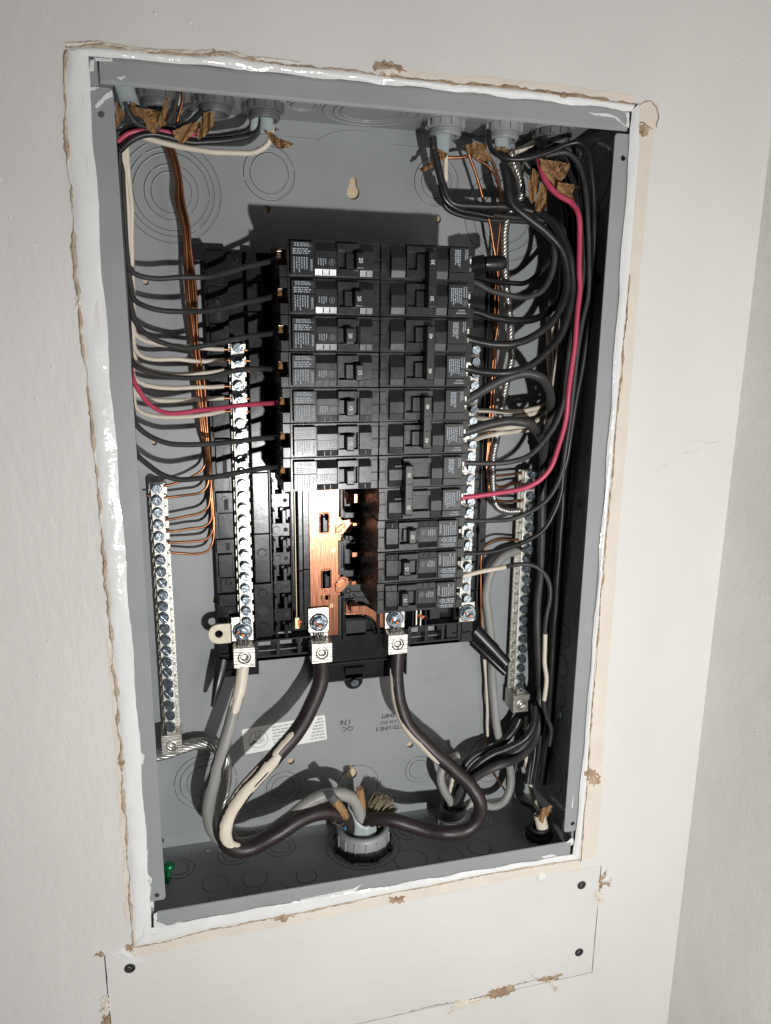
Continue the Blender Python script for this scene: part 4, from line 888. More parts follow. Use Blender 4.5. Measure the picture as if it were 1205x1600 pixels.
WH = [
 ('uppermost cream wire of the left neutral bar, passing behind a black wire', [(200, 300, 80), (206, 420), (208, 500), (211, 521, 76), (226.5, 532), (250, 538), (285, 541, 74), (324, 544), (350, 546, 76)]),
 ('second cream wire down into the left neutral bar', [(202, 330, 78), (207, 450), (209, 530), (212, 545, 74), (220, 554), (240, 561), (278, 562, 72), (310, 564.5), (350, 562.5, 76)]),
 ('third cream wire down, partly hidden by a black wire, into the left neutral bar', [(203, 360, 80), (207, 480), (209, 550), (214, 566, 76), (226.5, 576), (254, 582), (291, 584, 72), (324, 583), (350, 579, 76)]),
 ('fourth cream wire down into the left neutral bar', [(204, 450, 78), (208, 560), (210, 588, 74), (222, 599), (245, 606), (285, 606.5, 72), (319, 605), (350, 603.5, 76)]),
 ('fifth cream wire down, just above the red wire, into the left neutral bar', [(204, 500, 78), (208, 590), (211, 613, 74), (226, 622), (250, 626), (285, 626, 74), (319, 623.7), (350, 622, 76)]),
 ('lowest cream wire, hugging the underside of the red wire on the left', [(206, 540, 76), (209, 610), (212, 634, 72), (222, 644.6), (245, 650.4), (278, 652), (310, 649, 68), (350, 642.5, 76)])]
for lb, pts in WH:
    o, pth, r = wire('wire', lb, WWHT, 7.2, pts, group=GW); e = pth[-1]; e0 = P(349, pts[-1][1], 75)
    MB().tube([Vector((e0.x - 1, e.y, e.z)), e, Vector((96.5 + random.uniform(-1, 1.5), e.y, e.z - .6))], 1.0, 7).build('copper_tip', COPW, o)
for i, (u0, lb) in enumerate(((192, 'cream wire running down close behind the left flange'), (197, 'cream wire running down the left edge with a slight bow'))):
    wire('wire', lb, WWHT, 8, [(u0, 205, 62), (u0 + 2, 262, 66), (u0 + 9, 330), (204 + i * 2, 400), (205 + i * 2, 470, 76), (206, 560), (206, 640, 80)], group=GW)
for i, lb in enumerate(('black wire running down the inside of the left flange', 'second black wire pressed against the left flange edge')):
    wire('wire', lb, WBLK, 7, [(187 - i, 236, 50 + 10 * i), (188 - i, 290), (193 - i, 360), (198 - i, 450), (203, 540, 60), (206, 640)] + [(212, 720, 66)], group=GL)
# bare copper bunch on the left, six ends into the ground bar
spine = [(264, 226), (272, 249), (279, 282), (281, 315), (289, 349), (292.5, 382), (297, 448), (301, 499), (306.6, 546), (312, 592), (317, 639), (322, 685)]
ends = [[(324, 712), (318, 733), (306, 742), (290, 750), (270, 756), (245, 761)], [(326, 735), (324, 760), (314, 770), (293, 774), (256, 778)], [(328, 745), (329, 775), (325, 792), (314, 801), (293, 806), (258, 813)],
        [(329, 750), (331, 790), (329, 812), (320, 822), (302, 826), (258, 831)], [(330, 755), (333, 800), (332, 830), (323, 842), (302, 846), (262, 848)], [(331, 755), (334.5, 814), (333, 845), (325.5, 861), (304.5, 866.5), (266, 863)]]
ordn = ['first', 'second', 'third', 'fourth', 'fifth', 'sixth']
for i, e in enumerate(ends):
    dx = (i - 2.5) * 2.6; tw = [math.sin(k * .5 + i) * 1.4 for k in range(len(spine))]
    pts = [(u + dx * (1 - .2 * (k % 3)) + tw[k], v, 78 - (i % 3) * 2.2) for k, (u, v) in enumerate(spine)] + [(u, v, 82) for u, v in e]
    wire('copper_wire', 'bare copper wire, %s from the top to bend into the left grounding bar' % ordn[i], COPW, 4.4, pts, group=GC, n=8)
o, _, _ = wire('copper_wire', 'short bare copper end poking out left of the left grounding bar', COPW, 3.2, [(228, 774.5, 84), (240, 774.5, 84)], group=GC)
# top left cross-bundle
TLB = [('black wire arching across the top left under the paper scraps', WBLK, 10, [(186, 236, 48), (205, 219), (235, 209), (265, 214), (300, 222), (340, 220, 56), (372, 216), (395, 210), (402, 190, 62), (404, 165, 60)]),
 ('black wire second in the cross bundle at the top left', WBLK, 9, [(185, 230, 54), (210, 208), (245, 204), (280, 210), (320, 216, 60), (360, 212), (390, 202), (397, 180, 64), (400, 162, 62)]),
 ('magenta red wire in the cross bundle at the top left', WRED, 8, [(184, 222, 52), (200, 210), (222, 205), (255, 206), (285, 211), (306, 207, 54), (318, 190, 58), (325, 165, 58)]),
 ('cream wire sweeping right from the top left bundle to the second connector', WWHT, 9, [(192, 200, 72), (230, 216), (280, 229), (330, 238), (370, 240), (400, 238, 66), (417, 228), (424, 214, 62), (424, 195, 60)]),
 ('cream wire above the black bundle at the top left', WWHT, 8, [(320, 214, 70), (345, 211), (370, 206), (390, 200), (396, 180, 62), (399, 160, 60)]),
 ('grey black wire rising from the bundle into the first connector', WBLK2, 8, [(262, 192, 46), (270, 178), (275, 160), (279, 140, 48), (280, 125, 50)]),
 ('second grey black wire rising from the bundle into the first connector', WBLK2, 8, [(248, 170, 52), (256, 155), (262, 140), (266, 125, 54)]),
 ('short cream wire rising behind the top flange on the left', WWHT, 7, [(277, 164, 54), (281, 150), (284, 138), (288, 125, 56)]),
 ('bare copper wire dropping behind the top flange on the left', COPW, 5, [(284, 128, 50), (286, 148), (284, 165), (279, 180), (276, 194, 54), (270, 215, 70), (266, 230, 76)]),
 ('black wire lying over the scraps at the top left', WBLK, 9, [(270, 198, 44), (285, 199), (300, 190), (312, 178), (322, 168, 50), (330, 158, 54)]),
 ('black wire hanging below the flat grey cable at the far left', WBLK2, 8, [(196, 160, 44), (199, 172), (205, 184), (210, 190, 46), (222, 196), (250, 200, 52)]),
 ('black wire low in the cross bundle near the far left', WBLK, 9, [(184, 208, 60), (205, 200), (235, 198), (262, 203), (300, 206, 62)])]
for lb, m, wd, pts in TLB: wire('wire' if m is not COPW else 'copper_wire', lb, m, wd, pts, group='wires crossing the top left corner')
# right side
RW = [
 ('thick black wire swinging from the right into the upper pole of the second breaker pair', WBLK, 12.5, [(786, 255, 44), (791, 275), (799, 316), (826, 342), (856, 366), (878, 392, 34), (887, 429), (886, 455), (875, 485), (860, 507), (835, 525), (802, 537.5, 26), (765, 537.5), (732, 530, 34), (722, 528, 34)]),
 ('thick black wire swinging from the right into the lower pole of the second breaker pair', WBLK, 12.5, [(838, 330, 50), (868, 352), (890, 400, 32), (895, 442), (890, 485), (875, 525), (852, 552.5), (825, 572.5), (795, 582.5, 24), (760, 582.5), (727, 576, 34), (718, 573, 34)]),
 ('thick black wire arching up out of the upper pole of the third breaker pair', WBLK2, 13, [(716, 632, 34), (725, 627.5, 32), (760, 607.5), (790, 592), (820, 584), (842, 589, 22), (857, 605), (862, 627.5), (860, 655), (852, 692, 60), (849, 740, 76), (847, 777), (846.7, 835), (845, 892), (840, 950, 78), (840, 1007), (844, 1065), (844, 1110, 70), (839, 1147), (829, 1167), (809, 1184.5), (779, 1197, 46), (747, 1212), (725, 1229), (708, 1262, 62)]),
 ('thick black wire arching over cream wires into the lower pole of the third breaker pair', WBLK2, 13, [(714, 678, 34), (725, 675, 32), (765, 662.5), (795, 657.5), (822, 660, 22), (840, 675), (852, 698, 64), (858, 740, 84), (857, 800), (855, 870, 86), (851, 950), (848, 1050), (838, 1120), (815, 1168, 60), (770, 1190), (735, 1215), (714, 1262, 64)]),
 ('black wire curving from the right into the upper pole of the fourth breaker pair', WBLK2, 8.6, [(912, 330, 34), (914, 400), (905, 470), (893, 530, 30), (885, 592), (882, 625), (870, 660), (852, 687), (830, 710), (802, 720, 26), (765, 724), (722, 724, 34), (714, 724, 34)]),
 ('red wire running down the right side into the lower pole of the fourth breaker pair', WRED, 8.4, [(841, 245, 46), (844, 261), (852, 283), (869, 302.6), (892, 316), (904, 336, 24), (906, 379), (905, 429), (906, 450), (904, 480), (901, 510), (897, 555), (890, 605), (885, 650), (875, 692), (860, 730, 26), (840, 752), (810, 765), (765, 772), (720, 777, 34), (712, 778, 34)]),
 ('black wire from the right bundle to the single 20 amp breaker', WBLK2, 7.4, [(852, 243, 40), (885, 239), (902, 253), (912, 279), (917, 312, 26), (921, 395), (920, 455), (910, 505), (898, 592), (890, 667, 28), (882, 715), (880, 731), (871, 757), (854, 782), (828, 800), (799, 810.6, 36), (759, 813), (723, 813, 34), (714, 813, 34)]),
 ('black wire arching under the top connectors and down to the upper right 15 amp breaker', WBLK, 8, [(764, 205, 56), (765, 223), (769, 236), (786, 246), (819, 248, 36), (856, 239), (886, 226), (906, 223), (919, 236), (925, 269, 22), (929, 330), (928, 400), (925, 470), (912, 560), (898, 640), (886, 720, 30), (881, 740), (877, 769), (865, 803), (848, 829), (819, 846, 36), (790, 856.6), (759, 864), (724, 865, 34), (714, 865, 34)]),
 ('black wire from the top pair passing under the aluminium strand', WBLK2, 9, [(866, 385, 40), (867, 405), (860, 435), (845, 457), (825, 464), (797, 461, 36), (770, 455), (745, 442), (728, 437, 32), (720, 436, 34)]),
 ('black wire curving behind the strand towards the top breaker pair', WBLK, 8, [(868, 360, 66), (864, 400), (840, 430), (820, 443), (797, 443, 66), (770, 440), (740, 432, 60)]),
 ('shiny taped black wire entering the lower pole of the top breaker pair', TAPE, 12, [(882, 400, 50), (873, 470), (850, 492), (830, 500), (795, 500, 34), (765, 494), (748, 488), (728, 484, 34)]),
]
for lb, m, wd, pts in RW: wire('wire', lb, m, wd, pts, group=GR, n=10)
# black bundle from the first right connector
for i, (lb, m, wd, pts) in enumerate([
 ('upper black wire of the bundle bending right below the first right connector', WBLK, 12, [(676, 215, 60), (678, 233), (686, 269), (694, 296), (706, 316), (740, 321, 58), (790, 322), (832, 329), (866, 346), (890, 376), (899, 415), (900, 480, 46), (895, 560), (888, 640), (880, 720, 56)]),
 ('middle black wire of the bundle bending right below the first right connector', WBLK, 9, [(694, 292, 66), (700, 312), (713, 327), (750, 334), (799, 339, 66), (840, 342), (869, 353), (885, 380), (890, 430), (888, 520, 60), (880, 600), (872, 700, 66)]),
 ('lowest black wire of the bundle bending right below the first right connector', WBLK, 8, [(691, 300, 72), (696, 322), (715, 334), (755, 342), (800, 345, 74), (840, 350), (862, 366), (876, 400), (880, 460, 70), (876, 560), (868, 660, 76)]),
 ('glossy black tape tail at the bend of the right bundle', TAPE, 10, [(688, 288, 58), (692, 306), (700, 318), (716, 328), (740, 333), (770, 338, 60)])]):
    wire('wire', lb, m, wd, pts, group=GR)
o, _, _ = wire('wire', 'cream wire stub with black tape below the first right connector', WWHT, 8, [(694, 225, 60), (696, 250), (696, 284, 62)], group='cream wires of the right side')
# vertical dark bundle along the right wall
for i, (u0, u1, dy, y) in enumerate(((905, 884, 0, 34), (912, 890, 4, 44), (898, 874, 8, 52), (918, 894, 0, 26), (890, 868, 0, 62), (925, 900, 0, 16), (884, 864, 0, 70))):
    if i in (3, 5): continue
    nm = ['beside the red wire', 'just behind the red wire', 'in the middle of the bundle', 'second from the wall', 'left in the bundle', 'nearest the front flange', 'farthest left in the bundle'][i]
    wire('wire', 'black wire of the right hand bundle, %s' % nm, WBLK, 8.5, [(855 + i * 4, 225, 60), (872 + i * 6, 240), (u0 - 10, 280), (u0, 340, y), (u0 + 1, 430), (u0 - 4, 520), (u1 + 6, 640, y + 4), (u1 - 2, 740), (u1 - 10, 860, y + 10), (u1 - 18, 980), (u1 - 24, 1080, y + 14), (u1 - 30, 1160)] + [(u1 - 40, 1225, 60)], group=GR)
# cream wires of the right side
for i, (lb, pts) in enumerate([
 ('upper cream wire fanning out of the right bundle to the right neutral bar', [(862, 470, 66), (866, 540), (864, 600), (858, 625, 72), (850, 633), (820, 641), (790, 643, 56), (765, 642), (738, 640, 76)]),
 ('second cream wire fanning out of the right bundle to the right neutral bar', [(866, 470, 68), (871, 550), (868, 610), (860, 632, 74), (848, 640), (815, 651), (778, 656, 54), (750, 653), (738, 652, 76)]),
 ('third cream wire fanning out under the thick black arch', [(870, 480, 70), (876, 560), (871, 620), (858, 642, 76), (840, 656), (820, 665), (795, 668, 54), (765, 672), (738, 684, 76)]),
 ('lowest cream wire reaching the right neutral bar', [(856, 480, 82), (858, 560), (860, 640), (852, 660, 76), (830, 671), (800, 675), (777, 678, 56), (750, 685), (736, 690, 76)])]):
    wire('wire', lb, WWHT, 7.2, pts, group='cream wires of the right side')
# bare copper wires of the right side
for lb, wd, pts in [
 ('bare copper wire dropping straight from the right top cables', 4.6, [(727, 226, 66), (730, 236), (743, 269), (753, 306), (764, 346), (770, 379), (776, 412, 76), (778, 505), (771, 555), (767, 617), (762, 692), (762, 740, 82), (776, 744), (800, 741), (824, 739, 86)]),
 ('bare copper wire slanting from the right top cables behind the thick wire', 4.6, [(735, 240, 66), (748, 250), (763, 260), (776, 280), (783, 316), (781, 356), (777, 395), (774, 450, 80), (773, 540), (767, 617), (764, 692), (765, 745), (778, 760, 82), (800, 756), (823, 752, 86)]),
 ('bare copper wire running level behind the first right connector cable', 5, [(697, 246, 74), (715, 246), (740, 243), (760, 240, 72), (772, 258), (780, 290), (784, 330, 80), (780, 420), (776, 520), (770, 640), (764, 740), (768, 776), (785, 783, 82), (805, 783), (820, 783, 86)]),
 ('bare copper wire bending down from the right grounding bar past the white cable', 3.8, [(818, 845, 86), (795, 843), (776, 844), (760, 853), (753, 866, 82), (751, 921), (753, 979), (756, 1030, 86)])]:
    wire('copper_wire', lb, COPW, wd, pts, group='bare copper ground wires on the right', n=8)
# grey tripled cable and thin white wire
wire('wire', 'grey insulated cable curving from the right grounding bar down to the small floor connector', WGRY, 13, [(816, 858, 84), (803, 862), (788, 868), (768, 892, 80), (760, 927), (763, 964), (768, 1007, 84), (769, 1050), (772, 1094), (776, 1137), (785, 1170, 78), (797, 1200), (798, 1230), (788, 1252), (769, 1260, 66), (745, 1252), (722, 1262, 64)], n=12)
wire('wire', 'grey insulated strand lying left of the grey cable by the right foot', WGRY, 6, [(802, 864, 82), (780, 880), (764, 905), (754, 940, 88), (756, 1000), (760, 1050), (760, 1090, 90), (763, 1120)], n=8)
wire('wire', 'grey insulated conductor curling down into the small floor connector', WGRY, 13, [(716, 1180, 70), (702, 1186), (692, 1198, 66), (688, 1214), (693, 1234, 62), (704, 1252), (710, 1272, 64)], n=12)
wire('wire', 'pale insulated conductor beside the grey one in the small floor connector', WWHT, 7, [(722, 1196, 74), (712, 1206), (706, 1222, 70), (704, 1240), (709, 1270, 66)])
wire('wire', 'thin cream wire with a bare copper tip left of the grey cable', WWHT, 4.6, [(754, 985, 88), (757, 1030), (760, 1065), (762, 1108), (762, 1150, 88)])
wire('copper_wire', 'thin bare copper wire dropping below the cream tip to the floor', COPW, 2.8, [(762, 1148, 88), (762, 1165), (768, 1198), (778, 1218), (790, 1236, 80)], n=6)
o, path, r = wire('wire', 'black wire with a white painted end at the lower right breaker', WBLK2, 7, [(790, 886, 44), (805, 883), (828, 883), (848, 893, 32), (858, 910), (860, 936), (854, 964, 30), (851, 990), (851, 1036), (854, 1060), (850, 1097, 34), (855, 1120), (862, 1140, 40), (858, 1165)])
mb = MB(); mb.tube(smooth_path(pxpath([(712, 903, 36), (721, 901, 36), (747, 894), (792, 885.5, 44)])), r * 1.02, 9); mb.build('white_end', WWHT, o)
mb = MB(); mb.tube(smooth_path(pxpath([(852, 990, 29.5), (851.5, 1010), (851, 1036), (854, 1060, 32), (850.5, 1094, 33)])), r * 1.03, 7); mb.build('paint_smear', WWHT, o)
wire('wire', 'thick black wire from the right ground lug down to the small floor connector', WBLK, 12.5, [(812, 1122, 76), (806, 1136), (799, 1145), (779, 1165, 72), (742, 1180), (725, 1199), (714, 1229), (706, 1262, 64)], n=10)
wire('wire', 'second thick black wire sweeping below the right ground lug to the small floor connector', WBLK, 12.5, [(836, 1100, 60), (834, 1132), (822, 1152), (799, 1167, 60), (767, 1180), (742, 1199), (722, 1232), (710, 1264, 64)], n=10)
wire('wire', 'cream wire dropping to the cable stub in the lower right corner', WWHT, 7, [(824, 1120, 84), (823, 1155), (823, 1190), (827, 1222), (836, 1255, 60), (846, 1275, 40)])
wire('wire', 'thin black wire dropping beside the cream wire at lower right', WBLK, 6.5, [(818, 1140, 84), (808, 1190), (804, 1212), (806, 1246, 76), (830, 1262), (845, 1280, 42)])
# ------- stranded aluminium conductors
def strand(name, label, pts, wpx, turns, ns=6, fine=.42):
    p3 = pxpath(pts); r = wpx / 2 * pxmm(p3[len(p3) // 2]); path = smooth_path(p3, 1.6); fr = frames(path); mb = MB(); rs = r * fine
    mb.tube(path[::2] + path[-1:], r * .5, 6)
    for k in range(ns):
        q = [p + (a * math.cos(2 * math.pi * (k / ns + turns * i / len(fr))) + b * math.sin(2 * math.pi * (k / ns + turns * i / len(fr)))) * (r - rs) for i, (p, a, b) in enumerate(fr)]
        mb.tube(q, rs, 6)
    o = mb.build(name, ALUS, None, org=p3[0]); return tag(o, label, 'wire')
strand('stranded_wire', 'twisted bare aluminium strand hanging down the right side', [(798, 235, 66), (803, 256), (812, 279), (815, 306), (800, 330, 72), (791, 350), (789, 396), (791, 445), (795, 478), (798, 512), (798, 530), (800, 555), (793, 592), (785, 630), (782, 645), (776, 685, 76), (770, 717), (770, 760), (771, 778), (776, 792), (791, 799), (818, 799, 86)], 12.5, 24, 5, .46)
strand('stranded_wire', 'twisted bare aluminium strand from the left ground lug behind the grey service cable', [(240, 1181, 84), (262, 1176, 82), (285, 1168), (310, 1162), (332, 1164, 84), (348, 1180), (353, 1205), (350, 1235), (344, 1262, 76), (348, 1288), (366, 1300), (400, 1301, 62), (440, 1290), (480, 1270), (520, 1270, 62), (545, 1290, 58)], 19, 5, 9, .31)
# ------- service cables
def service(label, m, wpx, pts, patches, n=22):
    p3 = pxpath(pts); path = wander(smooth_path(p3, 1.6), .7, len(label)); r = wpx / 2 * pxmm(p3[0]); fr = frames(path); nr_ = VN(len(label), 14); mb = MB(); mb.tube(path, [r * (1 + .018 * nr_(i * 1.6)) for i in range(len(path))], n)
    o = mb.build('service_cable', m, None, org=p3[0]); tag(o, label, 'service cable', 'heavy service cables from the floor hub')
    for (s0, s1, a0, a1, pm, seed) in patches:
        rnd = random.Random(seed); i0, i1 = int(s0 * (len(fr) - 1)), int(s1 * (len(fr) - 1)); K = 8; vs = []; mbp = MB(); L_ = i1 - i0
        ja = jb = 0.0
        for i in range(i0, i1 + 1):
            t = (i - i0) / L_; taper = min(1, t * 6 + .15, (1 - t) * 6 + .15) ** .6
            ja = max(-.9, min(.6, ja + rnd.uniform(-.34, .34))) * .97; jb = max(-.6, min(.9, jb + rnd.uniform(-.34, .34))) * .97
            # angle measured towards the camera side
            p, e1, e2 = fr[i]; tc = (CAM - p); base = math.atan2(tc.dot(e2), tc.dot(e1)); mid_ = (a0 + a1) / 2; hf = (a1 - a0) / 2 * taper
            for k in range(K + 1):
                a = base + mid_ + hf * (2 * k / K - 1) + (ja if k == 0 else jb if k == K else 0) * .5 * taper
                rr = r * ((1.06 if pm in (WBLK, WGRY) else 1.045) + .012 * nr_(i * 3 + k * 40)) if 0 < k < K else r * .98
                vs.append(p + (e1 * math.cos(a) + e2 * math.sin(a)) * rr)
        mbp.add(vs, [(i * (K + 1) + k, i * (K + 1) + k + 1, (i + 1) * (K + 1) + k + 1, (i + 1) * (K + 1) + k) for i in range(L_) for k in range(K)], True)
        mbp.build('paint_smear', pm, o)
    return o
service('grey white service cable from the left lug, the leftmost of the three', WGRY, 20, [(381, 1034, 72), (377, 1060), (371, 1090), (362, 1130), (348, 1175, 56), (336, 1212), (328, 1245), (326, 1272), (333, 1298), (350, 1314, 50), (378, 1318), (410, 1308), (445, 1284), (480, 1256), (507, 1243, 52), (533, 1241), (553, 1250), (562, 1268, 56), (564, 1300)], [(0.0, .10, -1.5, 1.35, WWHT, 4), (.09, .135, -.9, .5, WWHT, 9), (.095, .12, .6, 1.2, WWHT, 11), (.13, .34, .95, 1.3, WBLK, 5), (.2, .3, -1.2, -.95, WBLK, 12)])
service('black service cable with a long cream paint smear from the middle lug', WMAR, 25, [(503, 1026, 72), (501, 1060), (490, 1098), (471, 1135), (441, 1171, 42), (411, 1204), (381, 1238), (360, 1270), (351, 1298, 34), (356, 1318), (372, 1326), (397, 1323), (432, 1304, 38), (468, 1281), (500, 1269), (528, 1272, 52), (548, 1286), (556, 1312, 60)], [(.27, .55, -1.25, .62, WWHT, 1), (.21, .285, -.1, .75, WWHT, 2), (.5, .575, -.9, -.1, WWHT, 3), (.33, .44, .75, .98, WWHT, 6), (.38, .48, -1.05, -.8, WBLK, 23), (.32, .37, -.75, -.5, WBLK, 25)])
service('black service cable looping wide to the right from the right lug', WMAR, 22, [(622, 1012, 72), (621, 1060), (627, 1103), (644, 1140), (675, 1172, 40), (708, 1200), (736, 1228), (750, 1256, 24), (745, 1282), (727, 1297), (700, 1302, 24), (670, 1299), (640, 1290), (606, 1280, 44), (580, 1280), (566, 1294, 58), (562, 1316, 62)], [(.06, .34, .75, 1.45, WWHT, 7), (.2, .36, .6, 1.25, WWHT, 8)])

# ================================================================== CABLE CONNECTORS
def connector(x, y, r, label, m, up=-1, z=H, group='cable connectors in the top of the box', k=1.0):
    t = thing('cable_connector', (x, y, z), label, 'cable connector', group); ax = (0, 0, up)
    mb = MB(); mb.lathe([(r + 4.5, 0), (r + 4.5, .8), (r + 1, 1)], (x, y, z), ax, 28); mb.build('washer', STEEL, t)
    mb = MB(); mb.lathe([(r - 2.5, 1), (r + 1.2, 1), (r + 1.6, 1.6), (r + 1.6, 7 * k - .8), (r + 1, 7 * k), (r - 2.5, 7 * k)], (x, y, z), ax, 28, False)
    for i in range(12):
        a = i * math.pi / 6 + .1; c = Vector((x + (r + 1.9) * math.cos(a), y + (r + 1.9) * math.sin(a), z + up * 3.8 * k)); d = Vector((math.cos(a), math.sin(a), 0)); q = Vector((-d.y, d.x, 0))
        mb.add([c + d * i_ * .9 + q * j * 1.7 + Vector((0, 0, h_ * 2.6 * k)) for i_ in (-1, 1) for j in (-1, 1) for h_ in (-1, 1)], [(0, 1, 3, 2), (4, 6, 7, 5), (0, 4, 5, 1), (2, 3, 7, 6), (0, 2, 6, 4), (1, 5, 7, 3)])
    mb.build('locknut', m, t)
    mb = MB(); mb.lathe([(r - 3.4, 0), (r - .6, 1), (r - .6, 11 * k), (r - 1.6, 12.5 * k), (r - 3.4, 12 * k), (r - 3.4, 0)], (x, y, z), ax, 28, True, False)
    for i in range(3): mb.ring((x, y, z + up * (8 * k + i * 1.3)), ax, r - .5, .4, 26, 5)
    mb.build('threaded_throat', m, t); return t
for (x, y, r), lb in zip(CONN, ('cable connector behind the flange, second from the left at the top', 'cable connector with two cables, third from the left at the top', 'grey cable connector with a ribbed locknut, left of the three at the top right', 'middle cable connector of the three at the top right', 'darkest cable connector in the top right corner', 'cable connector hidden behind the flange at the far top left')):
    connector(x, y, r, lb, PVC if x > 200 and x < 330 else PVCD)
# floor hub
hb = thing('conduit_hub', (*BIG, 0), 'big grey plastic conduit bushing standing on the box floor', 'conduit bushing')
mb = MB(); mb.lathe([(20.5, 3), (23.2, 3), (24.2, 4.2), (24.2, 17.5), (23.2, 19.6), (21.5, 20.4), (19.4, 20), (18.8, 18), (18.8, 3)], (*BIG, 0), (0, 0, 1), 48, True, False)
for i in range(15):
    a = i * 2 * math.pi / 15; d = Vector((math.cos(a), math.sin(a), 0)); c = Vector((*BIG, 0)) + d * 24.2
    mb.tube([c + Vector((0, 0, 5.5)), c + Vector((0, 0, 16.5))], .95, 8)
mb.build('bushing', PVC, hb)
mb = MB(); mb.lathe([(21, .2), (26, .2), (26.4, 1.5), (26, 4.6), (21, 4.8)], (*BIG, 0), (0, 0, 1), 40, True, False)
for i in range(8):
    a = i * math.pi / 4 + .2; d = Vector((math.cos(a), math.sin(a), 0)); c = Vector((*BIG, 2.4)) + d * 27; q = Vector((-d.y, d.x, 0))
    mb.add([c + d * s1 * 1.6 + q * s2 * 2.6 + Vector((0, 0, s3 * 2)) for s1 in (-1, 1) for s2 in (-1, 1) for s3 in (-1, 1)], [(0, 1, 3, 2), (4, 6, 7, 5), (0, 4, 5, 1), (2, 3, 7, 6), (0, 2, 6, 4), (1, 5, 7, 3)])
mb.build('locknut', DSCREW, hb)
mb = MB(); mb.lathe([(18.8, -60), (18.8, 3)], (*BIG, 0), (0, 0, 1), 40, True, False); mb.build('conduit_pipe', PVCD, hb)
# pale cable sheath inside the hub with blue print
sh = thing('cable_sheath', (*BIG, 4), 'pale grey cable sheath cut open inside the big bushing, with blue print', 'cable sheath')
mb = MB(); vs = []; na, nh = 20, 8; rnd = random.Random(2)
for i in range(na + 1):
    a = math.radians(175 + 140 * i / na); top = 42 - 15 * (i / na) ** .8 + 3.0 * math.cos((i / na - .12) * 6.5) + rnd.uniform(-.4, .4)
    for k in range(nh + 1):
        t = k / nh; rr = 15.2 - 1.2 * t + .3 * math.sin(i); vs.append((BIG[0] + rr * math.cos(a), BIG[1] + rr * math.sin(a), -6 + (top + 6) * t))
nv_ = len(vs); vs += [(BIG[0] + (x - BIG[0]) * .93, BIG[1] + (y - BIG[1]) * .93, z) for x, y, z in vs]
fs = []
for i in range(na):
    for k in range(nh):
        q = (i * (nh + 1) + k, (i + 1) * (nh + 1) + k, (i + 1) * (nh + 1) + k + 1, i * (nh + 1) + k + 1); fs.append(q); fs.append(tuple(nv_ + j for j in q[::-1]))
    q = (i * (nh + 1) + nh, (i + 1) * (nh + 1) + nh); fs.append((q[0], q[1], nv_ + q[1], nv_ + q[0]))
mb.add(vs, fs, True); mb.build('sheath', SHEATH, sh)
BLUE = mat('blue_ink', (0.05, 0.30, 0.45), .6)
mb = MB(); p = P(539, 1294, 45.0); mb.text('795', 3.2, p, Vector((.25, 0, -.95)), Vector((.95, 0, .2)), .6, fat=.03); mb.build('printed_marking', BLUE, sh)
connector(*SMALL, 13.5, 'dark grey ribbed cable connector on the floor, right of the big bushing', PVCD, 1, 0, 'connectors in the floor of the box', 1.9)
connector(*BRH, 10.0, 'black cable connector in the lower right corner of the floor', DSCREW, 1, 0, 'connectors in the floor of the box')
for c_, rr, lb in ((BRH, 9, 0),):
    pass
# sheath stubs
def stub(label, pts, wpx, m=SHEATH, squash=.55, cat='cable'):
    p3 = pxpath(pts); r = wpx / 2 * pxmm(p3[0]); path = smooth_path(p3, 1.5); fr = frames(path); mb = MB(); n = 16; vs = []; rnd = random.Random(len(label))
    jag = [rnd.uniform(-1.2, 1.6) for _ in range(n)]
    for i, (p, a, b) in enumerate(fr):
        t = (path[min(i + 1, len(path) - 1)] - path[max(i - 1, 0)]).normalized()
        for k in range(n):
            an = 2 * math.pi * k / n; vs.append(p + (a * math.cos(an) * squash + b * math.sin(an)) * r + (t * jag[k] if i == len(fr) - 1 else Vector()))
    mb.add(vs, [(i * n + k, i * n + (k + 1) % n, (i + 1) * n + (k + 1) % n, (i + 1) * n + k) for i in range(len(fr) - 1) for k in range(n)], True)
    mb.add(vs[:n], [list(range(n))]); mb.add([v for v in vs[-2 * n:-n]], [list(range(n))])
    o = mb.build('cable_stub', m, None, org=p3[0]); tag(o, label, cat, 'cut sheath ends below the connectors'); return o
stub('flat pale grey cable sheath dropping at the far top left corner', [(190, 122, 50), (196, 140), (202, 160), (205, 168, 46)], 30)
stub('narrow grey cable sheath, left of the two under the third top connector', [(402, 160, 60), (399, 180), (396, 206, 60)], 12)
stub('wide grey cable sheath, right of the two under the third top connector', [(415, 160, 58), (417, 182), (416, 206, 58)], 21)
stub('pale blue grey cable sheath under the left of the top right connectors', [(692, 205, 62), (691, 225), (688, 241, 60)], 25)
stub('narrow grey sheath, left of the two under the middle right connector', [(767, 198, 60), (764, 215), (761, 226, 60)], 11)
stub('wide grey sheath, right of the two under the middle right connector', [(782, 200, 58), (784, 218), (784, 236, 58)], 24)
stub('black sheathed cable under the connector in the top right corner', [(857, 205, 58), (854, 225), (850, 240), (843, 262, 54)], 24, WBLK, .7)
stub('pale cable sheath running left from the top right corner connector', [(835, 222, 66), (822, 230), (808, 236), (796, 240, 70)], 9, WWHT, .8)
stub('greyish cable behind the black one at the top right corner', [(878, 215, 74), (880, 226), (876, 240), (872, 262, 78), (886, 285, 80)], 9, WWHT, .8)
BS = BRH
o = stub('short white cable stub standing in the lower right floor hole', [(849, 1312, 28), (848, 1296), (845, 1281), (843, 1272, 27)], 19, WWHT, .75)
